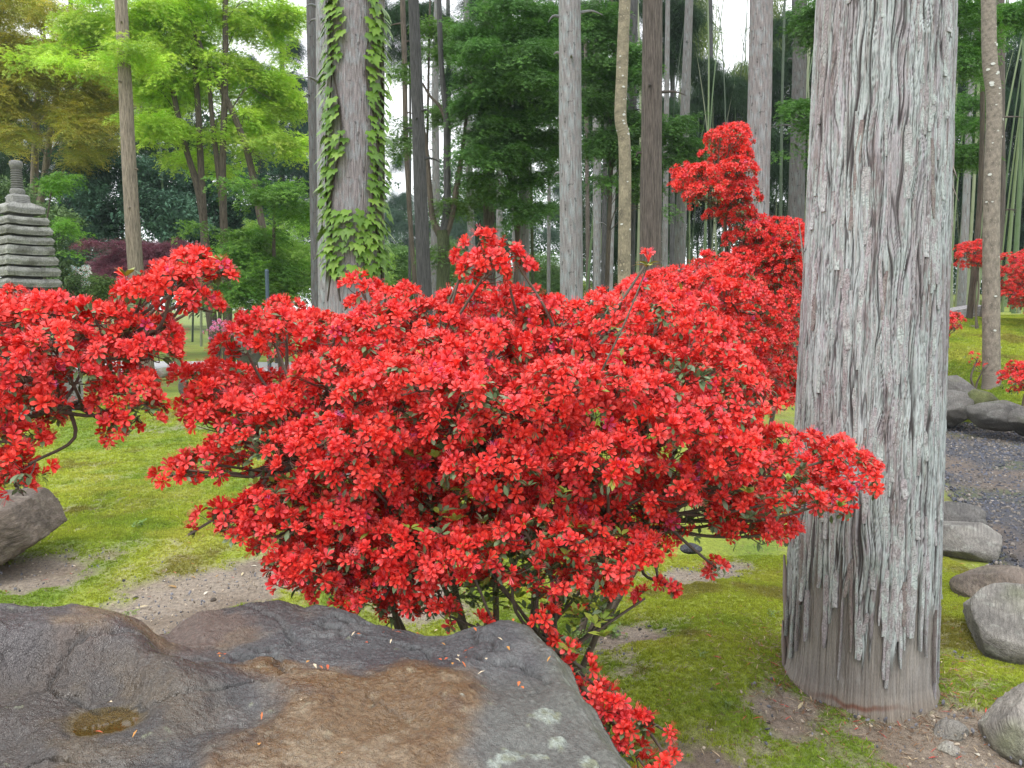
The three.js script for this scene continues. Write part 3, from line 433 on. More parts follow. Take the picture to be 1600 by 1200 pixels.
  flowers.forEach((f, i) => { const c = FTINT[f.t];
    if (parts.has(i)) { const m = mesh('flower', FLOWERS[f.v], o.mats ? o.mats[f.t % o.mats.length] : FMATS[f.t], root); toLocal(f.m).decompose(m.position, m.quaternion, m.scale); }
    else rest[f.v].push([toLocal(f.m), o.tint ? C(o.tint[0] * f.b, o.tint[1] * f.b, o.tint[2] * f.b) : C(c[0] * f.b, c[1] * f.b, c[2] * f.b)]); });
  rest.forEach((l, v) => l.length && stuff(inst('flowers', FLOWERS[v], FWHITE, l, root)));
  const lp = pickVisible(leaves, o.leafParts ?? 0, 0.011), lr = [[], [], []];
  leaves.forEach((f, i) => { f.v ??= 0; if (lp.has(i)) { const m = mesh('leaf', ALEAF[f.v], LMATS[f.k], root); toLocal(f.m).decompose(m.position, m.quaternion, m.scale); } else { const c = LT[f.k], b = 0.8 + 0.4 * r(); lr[f.v].push([toLocal(f.m), C(c[0] * b, c[1] * b, c[2] * b)]); } });
  lr.forEach((l, v) => l.length && stuff(inst('leaves', ALEAF[v], LWHITE, l, root)));
  // stems from the base, each with the boughs that grow on it
  const S = o.stems.map((s) => ({ top: P(...s), list: [], geos: [] })), bp = V(0, 0, 0);
  S.forEach((s, i) => { const from = V((i - S.length / 2) * 0.035 * (o.thick || 1), -0.05, (r() - 0.5) * 0.1), to = s.top.clone().add(inv), mid = o.via ? P(...o.via).add(inv).add(V((r() - 0.5) * 0.1, (r() - 0.5) * 0.12, (r() - 0.5) * 0.1)) : from.clone().lerp(to, 0.5).add(V((r() - 0.5) * 0.16, 0.04 * (r() - 0.3), (r() - 0.5) * 0.14)); s.mid = mid; s.to = to; const th = o.thick || 1; s.geos.push(limb([from, from.clone().lerp(mid, 0.5).add(V((r() - 0.5) * 0.09, 0.02 * (r() - 0.5), (r() - 0.5) * 0.05)), mid, mid.clone().lerp(to, 0.5).add(V((r() - 0.5) * 0.05, (r() - 0.5) * 0.05, 0)), to], [0.016 * th, 0.012 * th, 0.01 * th, 0.006 * th], 8, 18, 0.2, i)); });
  const twigs = [];
  L.forEach((l) => { const c = l.c.clone().add(inv); let best = S[0], bd = 1e9; for (const s of S) { const d = min(s.to.distanceTo(c), s.mid.distanceTo(c) * 1.1); if (d < bd) { bd = d; best = s; } }
    const a = best.to.distanceTo(c) < best.mid.distanceTo(c) ? best.to.clone().lerp(best.mid, 0.25 * r()) : best.mid.clone(), m = a.clone().lerp(c, 0.5).add(V((r() - 0.5) * 0.1, -0.05 * r(), (r() - 0.5) * 0.1)); best.geos.push(limb([a, m, c], [0.006, 0.0035], 5, 8));
    for (let k = 0; k < l.tips.length; k += 2) { const t = l.tips[k].clone().add(inv), q = c.clone().lerp(t, 0.5).add(V((r() - 0.5) * 0.04, -0.02, (r() - 0.5) * 0.04)); twigs.push(limb([c.clone().lerp(m, 0.3 * r()), q, t], [0.0022, 0.001], 3, 4)); } });
  S.forEach((s) => mesh('stem', mergeGeometries(s.geos), BK.limbs, root));
  if (twigs.length) stuff(mesh('twigs', mergeGeometries(twigs), BK.twig, root));
  return root;
}
{
  const outline = [[398, 570], [405, 505], [440, 468], [480, 458], [540, 445], [562, 418], [620, 420], [645, 458], [690, 462], [722, 445], [760, 430], [815, 436], [850, 468], [875, 438], [920, 458], [985, 438], [1040, 440], [1110, 470], [1190, 560], [1235, 655], [1300, 688], [1365, 685], [1385, 715], [1345, 795], [1260, 842], [1180, 868], [1120, 875], [1060, 850], [1020, 885], [965, 910], [880, 925], [800, 880], [720, 880], [650, 870], [600, 930], [560, 955], [500, 922], [432, 902], [418, 868], [360, 832], [300, 828], [312, 790], [395, 780], [350, 752], [270, 748], [278, 712], [335, 690], [290, 655], [278, 610], [300, 575], [350, 560]];
  const lobes = fillLobes(outline, { seed: 11, gap: 59, full: 210, d: 2.56, bulge: 0.46, jit: 0.2, layers: 3, step: 0.3, tilt: 0.16, mid: 640 });
  lobes.push([750, 378, 2.42, 24, 18], [785, 402, 2.42, 26, 18], [728, 398, 2.44, 16, 12], [808, 412, 2.42, 18, 14], [760, 425, 2.38, 36, 26], [262, 742, 2.12, 16, 12], [294, 836, 2.16, 10, 8], [1044, 912, 2.2, 14, 12], [1008, 935, 2.18, 12, 10], [1028, 905, 2.22, 8, 8], [1120, 888, 2.25, 14, 14], [1015, 404, 2.45, 7, 7],
    [852, 966, 2.0, 18, 12], [884, 1008, 2.02, 16, 16], [902, 1045, 2.0, 22, 18], [922, 1085, 1.98, 22, 22], [955, 1095, 1.96, 26, 20], [962, 1135, 1.95, 26, 22], [992, 1140, 1.94, 24, 22], [985, 1182, 1.93, 30, 22], [1040, 1142, 1.93, 9, 9], [1046, 1188, 1.93, 10, 9], [1012, 1205, 1.9, 30, 20],
    [580, 880, 2.05, 46, 28], [640, 900, 2.06, 44, 26], [600, 935, 2.06, 40, 22], [670, 945, 2.06, 34, 18], [500, 890, 2.06, 44, 26], [740, 900, 2.04, 40, 22], [840, 915, 2.06, 40, 20], [910, 920, 2.08, 40, 20], [560, 945, 2.1, 34, 24], [625, 952, 2.12, 26, 18], [700, 962, 2.08, 22, 16], [745, 975, 2.05, 14, 8], [690, 935, 2.1, 22, 18], [770, 905, 2.14, 16, 14], [600, 905, 2.12, 40, 26], [520, 905, 2.1, 40, 24], [850, 945, 2.1, 14, 10],
    [470, 880, 2.08, 50, 26], [545, 870, 2.06, 50, 28], [620, 850, 2.02, 56, 28], [690, 880, 2.02, 46, 24], [650, 915, 2.06, 30, 16], [740, 860, 2.0, 48, 26], [800, 880, 2.0, 46, 24], [870, 900, 2.02, 44, 24], [940, 880, 2.05, 50, 28], [1000, 860, 2.1, 44, 26], [900, 850, 2.0, 50, 28], [820, 830, 1.98, 50, 26], [960, 905, 2.1, 26, 16], [340, 600, 2.3, 44, 30], [380, 540, 2.35, 40, 30], [320, 640, 2.25, 34, 22], [420, 510, 2.4, 44, 26], [300, 590, 2.4, 30, 20], [350, 810, 2.12, 40, 20], [330, 725, 2.15, 44, 22], [295, 735, 2.12, 22, 14], [430, 840, 2.1, 44, 24], [460, 905, 2.12, 34, 20], [500, 915, 2.14, 34, 18],
    [400, 690, 2.15, 44, 26], [450, 720, 2.1, 48, 26], [360, 690, 2.2, 40, 24], [340, 660, 2.2, 36, 22], [400, 640, 2.2, 46, 28], [420, 790, 2.1, 46, 24], [380, 830, 2.12, 36, 18], [460, 830, 2.06, 46, 24], [640, 600, 2.02, 62, 30], [720, 620, 1.98, 56, 28], [800, 640, 1.98, 50, 26], [570, 625, 2.04, 44, 26], [880, 600, 2.02, 60, 32], [960, 610, 2.06, 50, 26], [780, 730, 1.98, 64, 34], [560, 740, 2.02, 60, 32]);
  const bush = azalea({ label: 'large spreading red azalea in full bloom behind the big boulder in the middle', leafy: 0.55, base: V(-0.02, groundH(-0.02, -2.62), -2.62), lobes, seed: 21, parts: 300, leafParts: 240, group: null,
    stems: [[560, 760, 2.4], [480, 660, 2.35], [660, 560, 2.45], [760, 640, 2.35], [880, 560, 2.45], [1000, 640, 2.4], [1030, 770, 2.35], [640, 800, 2.35], [960, 780, 2.3], [860, 1000, 2.15]], thick: 0.9, greens: [[620, 910, 2.2, 60, 36, 26], [720, 925, 2.2, 60, 40, 34], [800, 910, 2.15, 50, 40, 34], [870, 930, 2.15, 50, 40, 36], [930, 950, 2.1, 34, 40, 30], [900, 1010, 2.05, 20, 30, 8], [560, 930, 2.2, 40, 30, 14], [850, 870, 2.05, 60, 30, 22], [950, 860, 2.1, 60, 40, 26], [700, 830, 2.0, 80, 40, 22], [420, 760, 2.1, 40, 20, 12], [480, 790, 2.1, 60, 30, 14], [780, 780, 1.98, 100, 30, 16], [1150, 800, 2.2, 90, 30, 18], [680, 690, 2.05, 40, 40, 18], [990, 1160, 1.95, 30, 30, 10]],
    sprigs: [[790, 862, 2.0, 1.5], [772, 856, 2.0, 1.2], [690, 850, 2.05, 1.1], [1232, 752, 2.1, 0.9], [1312, 792, 2.2, 0.9], [680, 715, 1.98, 1.0], [880, 770, 1.98, 0.9], [540, 790, 2.02, 1.0], [930, 975, 2.0, 1.3], [900, 960, 2.02, 1.2], [945, 995, 1.98, 1.3], [915, 945, 2.05, 1.2], [995, 1150, 1.93, 1.2], [620, 690, 2.0, 1.0], [1170, 770, 2.1, 1.0]] });
  // one long bare shoot with a bud that stands above the flowers
  const b = bush.position.clone().negate(), a0 = P(940, 580, 2.0).add(b), a1 = P(978, 500, 2.0).add(b), a2 = P(1012, 415, 2.02).add(b), lg = new THREE.Group();
  mesh('shoot', limb([a0, a1, a2], [0.0025, 0.0017], 6, 14), BK.limbs, bush);
  for (let k = 0; k < 8; k++) { const fa = k * 0.8, m = mesh('leaf', ALEAF[2], LMATS[k % 3 ? 4 : 3], bush); m.position.copy(a2); m.quaternion.copy(qZ(V(cos(fa) * 0.8, 0.25 + 0.25 * (k % 2), sin(fa) * 0.8), 0)); m.scale.setScalar(1.35); }
  for (let k = 0; k < 9; k++) { const t = 0.1 + 0.09 * k, fa = k * 2.4, m = mesh('leaf', ALEAF[0], LMATS[k % 3], bush); m.position.copy(a0).lerp(a1, min(1, t * 1.1)); m.quaternion.copy(qZ(V(cos(fa), 0.3, sin(fa)), 0)); m.scale.setScalar(1.4); }
  const bud = mesh('flower', FLOWERS[3], FMATS[5], bush); bud.position.copy(a2).add(V(0.002, 0.022, 0)); bud.scale.setScalar(0.75);
}
{
  const poly = [[-260, 470], [0, 462], [60, 455], [110, 485], [188, 472], [195, 428], [240, 412], [300, 388], [345, 392], [372, 432], [352, 480], [300, 505], [262, 515], [300, 545], [262, 590], [232, 612], [262, 645], [200, 680], [150, 650], [130, 610], [95, 635], [70, 690], [30, 765], [0, 775], [-260, 790]];
  const lobes = fillLobes(poly, { seed: 31, gap: 70, full: 120, d: 2.36, bulge: 0.3, jit: 0.16, layers: 2, step: 0.26, tilt: 0.1, mid: 600 });
  lobes.push([332, 420, 2.28, 22, 15], [300, 410, 2.3, 20, 13], [208, 432, 2.3, 12, 9], [185, 668, 2.1, 26, 20], [235, 640, 2.12, 20, 16], [25, 760, 2.0, 20, 18], [60, 640, 2.02, 44, 26], [20, 690, 2.0, 44, 26], [45, 725, 1.98, 34, 24], [-30, 740, 2.0, 50, 30], [110, 590, 2.05, 46, 24], [160, 560, 2.1, 46, 24], [215, 610, 2.12, 36, 20], [180, 630, 2.1, 30, 20], [215, 655, 2.1, 26, 16], [235, 560, 2.15, 36, 22], [90, 540, 2.05, 50, 26], [-20, 620, 2.0, 60, 30], [10, 560, 2.02, 56, 28], [290, 470, 2.2, 36, 22], [330, 440, 2.22, 34, 20], [-10, 500, 2.1, 60, 30], [80, 490, 2.15, 50, 24], [150, 500, 2.15, 46, 24], [220, 468, 2.18, 40, 22], [270, 445, 2.2, 36, 19]);
  azalea({ label: 'red azalea reaching in at the left edge above a grey rock', base: V(-2.05, groundH(-2.05, -2.3), -2.3), lobes, seed: 33, parts: 300, leafParts: 120, stems: [[128, 626, 2.2], [232, 522, 2.24], [-60, 560, 2.2], [-80, 500, 2.2], [-40, 640, 2.1]], via: [-130, 690, 2.25], thick: 0.85, sprigs: [[196, 432, 2.25, 1.5], [285, 420, 2.24, 1.0], [345, 408, 2.22, 1.0], [20, 590, 2.02, 1.2]] });
}
{
  const poly = [[985, 470], [1005, 442], [1045, 405], [1100, 396], [1150, 408], [1205, 440], [1225, 470], [1215, 520], [1240, 560], [1235, 620], [1248, 650], [1200, 660], [1120, 600], [1040, 540]];
  azalea({ label: 'red azalea close behind the right shoulder of the largest azalea', base: V(0.35, groundH(0.35, -3.6), -3.6), lobes: fillLobes(poly, { seed: 41, gap: 48, full: 90, d: 3.75, bulge: 0.35, jit: 0.2, layers: 2, step: 0.3, tilt: 0.2, mid: 520 }), seed: 43, parts: 200, leafParts: 0, stems: [[1060, 480, 3.7], [1150, 480, 3.7], [1190, 580, 3.7]] });
  const up = [[1048, 270], [1062, 255], [1100, 252], [1098, 225], [1118, 200], [1138, 190], [1166, 195], [1172, 240], [1180, 300], [1178, 335], [1140, 340], [1118, 352], [1080, 335], [1060, 300]];
  const lo = [[1120, 345], [1150, 338], [1182, 338], [1215, 342], [1245, 350], [1272, 368], [1266, 420], [1262, 480], [1235, 520], [1255, 560], [1240, 600], [1252, 650], [1215, 650], [1180, 540], [1140, 470], [1085, 420], [1065, 405], [1120, 395], [1160, 385]];
  const q = { gap: 30, full: 60, d: 5.6, bulge: 0.4, jit: 0.3, layers: 2, step: 0.35, tilt: 0, mid: 400 };
  azalea({ label: 'tall red azalea with a high topknot in front of the pale lilac trunk', base: V(1.72, groundH(1.72, -5.6), -5.6), lobes: [...fillLobes(up, { ...q, seed: 51 }), ...fillLobes(lo, { ...q, seed: 52 }), [1150, 335, 5.4, 26, 17], [1172, 352, 5.4, 26, 18], [1160, 378, 5.4, 28, 18], [1190, 372, 5.3, 30, 20], [1225, 360, 5.3, 30, 18], [1250, 385, 5.4, 26, 20], [1180, 410, 5.3, 34, 22], [1215, 420, 5.2, 36, 24], [1245, 440, 5.3, 30, 24], [1195, 460, 5.2, 36, 24], [1235, 480, 5.2, 34, 24], [1170, 440, 5.3, 34, 22], [1225, 530, 5.2, 30, 24], [1240, 590, 5.2, 22, 20], [1115, 300, 5.3, 30, 22], [1085, 290, 5.3, 28, 20], [1150, 270, 5.3, 30, 22], [1140, 225, 5.3, 26, 20], [1160, 310, 5.3, 26, 22]], seed: 53, parts: 200, stems: [[1170, 350, 5.5], [1130, 280, 5.5], [1220, 440, 5.5], [1200, 560, 5.5], [1160, 430, 5.5]], thick: 1.4 });
}
const SMALL = [
  ['red azalea on the bank right of the spotted trunk, highest of the far right', [[1556, 402], [1585, 388], [1630, 390], [1680, 420], [1680, 500], [1600, 492], [1566, 478]], 14.5, 0.5],
  ['small red azalea tuft showing left of the spotted trunk at shoulder height', [[1492, 384], [1530, 370], [1552, 382], [1550, 424], [1522, 420], [1494, 424]], 14.2, 0.4],
  ['low red azalea just right of the big cedar above the mossy slope', [[1440, 500], [1480, 482], [1512, 496], [1500, 515], [1480, 530], [1440, 535]], 11.5, 0.3],
  ['red azalea at the right edge on the slope above the far stones', [[1556, 590], [1575, 565], [1600, 562], [1660, 560], [1680, 610], [1600, 618], [1570, 615]], 9.6, 0.3],
  ['thin scattering azalea with few red blooms left of spotted trunk foot', [[1508, 550], [1525, 548], [1540, 562], [1552, 575], [1530, 582], [1512, 566]], 11.2, 0.15]];
SMALL.forEach(([label, poly, d, bulge], i) => { const cx = poly.reduce((s, p) => s + p[0], 0) / poly.length, b = P(min(cx, 1600), 600, d); azalea({ label, base: V(b.x, groundH(b.x, -d), -d), lobes: fillLobes(poly, { seed: 60 + i, gap: i < 1 || i === 3 ? 18 : 12, full: 40, d, bulge, jit: 0.3, layers: 2, step: 0.4, mid: 500 }), seed: 70 + i, parts: 0, space: i === 4 ? 0.13 : 0.055, size: 1.15, stems: [[cx, (poly[0][1] + 10), d], [cx + 8, poly[1][1] + 30, d]], thick: 1.3 }); });
{
  const b = P(25, 480, 5.2);
  azalea({ label: 'red azalea at the left edge in front of stone pagoda', base: V(b.x, groundH(b.x, -5.2), -5.2), lobes: fillLobes([[-90, 455], [20, 445], [70, 460], [90, 500], [40, 560], [-90, 560]], { seed: 81, gap: 30, full: 60, d: 5.2, bulge: 0.3, jit: 0.3, layers: 2, step: 0.3, mid: 480 }), seed: 83, parts: 60, stems: [[25, 500, 5.2], [-30, 490, 5.2]], leaf: 0.9 });
  const c = P(400, 520, 9), D = [[0.36, 0.018, 0.025], [0.3, 0.014, 0.022]];
  azalea({ label: 'small dark crimson azalea seen between the two front azaleas', base: V(c.x, groundH(c.x, -9), -9), lobes: fillLobes([[372, 500], [395, 488], [430, 492], [440, 520], [430, 545], [360, 545], [350, 520]], { seed: 84, gap: 18, full: 40, d: 9, bulge: 0.3, jit: 0.3, layers: 2, step: 0.3, mid: 500 }), seed: 85, parts: 0, tint: D[0], space: 0.075, leaf: 0.9, stems: [[400, 520, 9], [380, 525, 9]] });
  const e = P(340, 520, 9.5);
  azalea({ label: 'little pink azalea beside the dark crimson one', base: V(e.x, groundH(e.x, -9.5), -9.5), lobes: fillLobes([[318, 515], [345, 495], [365, 500], [368, 530], [330, 540]], { seed: 86, gap: 14, full: 40, d: 9.5, bulge: 0.2, jit: 0.3, layers: 2, step: 0.3, mid: 500 }), seed: 87, parts: 0, tint: [0.72, 0.22, 0.4], space: 0.09, leaf: 0.4, stems: [[340, 520, 9.5], [350, 525, 9.5]] });
}

// ---------------------------------------------------------------- trunks of the grove
// [label, centre line in (x, y) of the view, distance, width at top, width at bottom, bark]
const GROVE = 'trees of the grove';
const trunkLine = (pts, d) => pts.map(([x, y]) => P(x, y, d));
function trunkGeo(pts, d, w0, w1, seed, hTop = 1.5, rough = 0.07) {
  const q = trunkLine(pts, d), a = q[0], b = q[1], n = q.length, c = q[n - 2], e = q[n - 1];
  const top = a.clone().add(a.clone().sub(b).normalize().multiplyScalar(max(hTop, 0.01))), dn = e.clone().sub(c).normalize(), g = groundH(e.x, e.z) - 0.1, foot = e.clone().addScaledVector(dn, max(0.02, (e.y - g) / max(0.3, -dn.y)));
  const line = [top, ...q, foot].reverse(), r = line.map((p, i) => { const t = (p.y - e.y) / max(0.1, a.y - e.y); return max(0.008, lerp(M(w1, d), M(w0, d), t) / 2); });
  r[0] *= 1.22; const f = line[0], fl = f.clone().lerp(line[1], min(0.5, 0.35 / max(0.4, f.distanceTo(line[1])))); line.splice(1, 0, fl); r.splice(1, 0, r[1] * 1.03);
  return { geo: limb(line, r, 18, 46, rough, seed), foot };
}
const TRUNKS = [
  ['slender brown trunk standing alone in front of the yellow green maples at left', [[189, 0], [196, 140], [203, 280], [213, 430], [228, 575]], 16, 18, 25, 'tan', 4],
  ['dark slim trunk touching the left side of the pale trunk beside the vine', [[488, 0], [492, 220], [496, 450]], 13, 18, 19, 'dim', 4],
  ['pale straight trunk just left of the vine covered trunk', [[508, 0], [510, 220], [512, 450]], 10.5, 28, 29, 'pale', 4],
  ['thick pale trunk wrapped in a green climbing vine', [[557, -30], [557, 120], [556, 300], [555, 460]], 7, 84, 90, 'lilac', 2],
  ['thin wavy brown stem right of the vine covered trunk', [[629, 0], [632, 100], [634, 210], [640, 330], [648, 440]], 18, 8, 7, 'stem', 3],
  ['dark leaning trunk between thin stem and the forked tree', [[646, 0], [652, 150], [657, 300], [664, 470]], 12, 16, 23, 'dark', 4],
  ['pale slim trunk standing behind the forked tree', [[683, 0], [680, 140], [681, 300], [677, 430]], 22, 9, 13, 'grey', 4],
  ['slim grey trunk right of the forked tree', [[729, 0], [731, 150], [734, 300], [739, 430]], 19, 8, 12, 'grey', 4],
  ['dark trunk deep inside green maple leaves left of centre', [[763, 0], [763, 200], [764, 330], [765, 460]], 15, 15, 19, 'brown', 4],
  ['grey trunk right of the dark maple, thicker than its neighbours', [[822, 100], [820, 240], [817, 460]], 15, 16, 19, 'grey', 3],
  ['slim pale trunk half hidden by maple leaves beside a curved stem', [[785, 150], [781, 280], [780, 440]], 20, 8, 11, 'pale', 3],
  ['pale thin trunk next to curved maple stem', [[800, 240], [803, 340], [806, 460]], 17, 7, 8, 'pale', 3],
  ['very thin grey trunk in front of the small gabled house', [[859, 180], [858, 300], [857, 480]], 20, 5, 6, 'grey', 5],
  ['thin ivy green trunk left of the small gabled house', [[829, 270], [831, 360], [833, 470]], 16, 4, 6, 'mossy', 4],
  ['straight pale grey trunk in the centre, the brightest of the grove', [[890, -20], [891, 200], [893, 460]], 9.5, 33, 36, 'pale', 3],
  ['smooth tan trunk with white lichen spots and a kink at centre right', [[977, -20], [972, 110], [970, 190], [975, 215], [975, 450]], 9, 17, 20, 'smooth', 3],
  ['thick dark brown trunk right of the smooth kinked trunk', [[1020, -20], [1018, 200], [1016, 430]], 10, 29, 34, 'brown', 3],
  ['dark trunk hidden close behind the smooth kinked trunk', [[990, 0], [988, 160], [985, 400]], 17, 13, 14, 'dark', 4],
  ['thin pole like trunk right of the thick dark brown trunk', [[1043, 40], [1041, 200], [1039, 400]], 22, 7, 9, 'grey', 4],
  ['slim grey trunk leaning left behind the tall azalea', [[1077, 0], [1070, 180], [1062, 400]], 17, 12, 17, 'grey', 4],
  ['pale lilac trunk rising behind the tall azalea', [[1190, -20], [1187, 150], [1182, 340], [1176, 520]], 9.2, 34, 38, 'lilac', 3],
  ['dark grey trunk standing left of the big peeling cedar', [[1251, -10], [1248, 160], [1243, 380]], 14, 19, 25, 'dim', 4],
  ['dim trunk half hidden by left edge of the big peeling cedar', [[1285, 0], [1281, 180], [1274, 400]], 16, 14, 17, 'dim', 4],
  ['slim pale leaning trunk just right of the big peeling cedar', [[1524, 20], [1518, 120], [1509, 330], [1502, 480]], 19, 6, 13, 'pale', 3],
  ['brown trunk with white lichen spots on the mossy bank at right', [[1544, -20], [1547, 100], [1553, 150], [1549, 320], [1549, 585]], 11.3, 20, 26, 'spotted', 2],
  ['brown trunk behind the white spotted one at right', [[1562, 0], [1562, 180], [1560, 360], [1540, 490]], 17, 13, 16, 'brown', 3],
  ['thin grey trunk left of the three slim ones behind smooth trunk', [[917, 250], [918, 330], [919, 460]], 24, 6, 7, 'brown', 4],
  ['pale slim trunk behind, between centre pale trunk and smooth trunk', [[930, 200], [931, 330], [932, 460]], 21, 8, 9, 'pale', 4],
  ['slim grey twin trunk right of pale slim one behind', [[936, 190], [936, 300], [935, 430]], 23, 6, 7, 'grey', 4],
  ['dark slim trunk behind, between two pale slim trunks', [[945, 290], [944, 360], [943, 460]], 24, 7, 9, 'dark', 4],
  ['leaning pale slim trunk touching the smooth trunk on its left', [[962, 220], [957, 320], [953, 470]], 20, 7, 8, 'pale', 4],
  ['old trunk at left forking wide above the stone pagoda, left limb', [[66, 90], [58, 160], [54, 270]], 24, 8, 11, 'tan', 0],
];
let vineHost = null;
TRUNKS.forEach(([label, pts, d, w0, w1, bk, up], i) => {
  const { geo, foot } = trunkGeo(pts, d, w0, w1, i * 7.3, up, bk === 'smooth' ? 0.05 : 0.06), root = thing('grove_tree', label, 'tree', foot, null);
  geo.translate(-foot.x, -foot.y, -foot.z); mesh('trunk', geo, BK[bk], root);
  if (bk !== 'smooth' && bk !== 'spotted' && bk !== 'lilac' && w0 > 7) { const r = rng(900 + i), q = trunkLine(pts, d), c = new THREE.CatmullRomCurve3(q.reverse(), false, 'centripetal'); for (let k = 0; k < 5; k++) { const t = 0.3 + 0.7 * r(), p = c.getPoint(t).sub(foot), R = M(lerp(w1, w0, t), d) / 2, a = r() * 6.28, L = 0.05 + 0.5 * r() ** 3, dir = V(cos(a), 0.3 * (r() - 0.6), sin(a)), s0 = p.clone().addScaledVector(dir, R * 0.7); mesh('branch_stub', limb([s0, s0.clone().addScaledVector(dir, R * 0.4 + L * 0.5).add(V(0, 0.02, 0)), s0.clone().addScaledVector(dir, R * 0.4 + L).add(V(0, -0.05 * r(), 0))], [0.022, 0.012, 0.004], 6, 6), BK[bk], root); } }
  if (bk === 'smooth' || bk === 'spotted') { // pale round lichen patches on the bark
    const r = rng(200 + i), q = trunkLine(pts, d), c = new THREE.CatmullRomCurve3(q.reverse(), false, 'centripetal');
    for (let k = 0; k < 26; k++) { const t = r(), p = c.getPoint(t).sub(foot), R = M(lerp(w1, w0, t), d) / 2 * 0.985, a = (r() - 0.5) * 2.4, w = R * (0.12 + 0.3 * r() * r()), g = new THREE.CircleGeometry(1, 9), m = mesh('lichen', g, std({ color: C(0.5, 0.51, 0.48), roughness: 0.95 }), root); const o = g.attributes.position; for (let v = 1; v < o.count; v++) { const f = 0.75 + 0.4 * r(); o.setXY(v, o.getX(v) * w * f, o.getY(v) * w * 0.65 * f); } for (let v = 0; v < o.count; v++) o.setZ(v, sqrt(max(0.0001, R * R - o.getX(v) ** 2)) + 0.008); g.computeVertexNormals(); m.position.copy(p); m.rotation.y = a; }
  }
  if (i === 3) vineHost = { pts, d };
});
{ // forked ivy tree
  const d = 14, A = (l) => trunkLine(l, d), foot = P(690, 470, d); foot.y = groundH(foot.x, foot.z) - 0.05; const inv = foot.clone().negate(), loc = (l) => l.map((p) => p.add(inv));
  const root = thing('forked_tree', 'dark ivy covered tree forking into three limbs left of centre', 'tree', foot), w = (x) => M(x, d) / 2;
  mesh('trunk', limb(loc([foot.clone(), ...A([[692, 440], [694, 400], [691, 360]])]), [w(24), w(20), w(19), w(20)], 14, 26, 0.12, 3), BK.mossy, root);
  mesh('limb', limb(loc(A([[690, 372], [677, 345], [671, 290], [668, 250], [660, 190], [650, 120]])), [w(13), w(9), w(8), w(6), w(5)], 10, 26, 0.1, 5), BK.stem, root);
  mesh('limb', limb(loc(A([[692, 372], [698, 330], [698, 250], [697, 180], [690, 110], [686, 0], [684, -60]])), [w(14), w(11), w(9), w(8), w(7)], 10, 30, 0.1, 6), BK.dark, root);
  mesh('limb', limb(loc(A([[694, 375], [705, 340], [714, 290], [721, 248], [728, 190], [738, 120]])), [w(12), w(10), w(8), w(5), w(4)], 10, 26, 0.1, 7), BK.stem, root);
  mesh('limb', limb(loc(A([[696, 185], [686, 165], [672, 150], [660, 130]])), [w(6), w(4), w(3)], 8, 12, 0.1, 8), BK.stem, root);
}
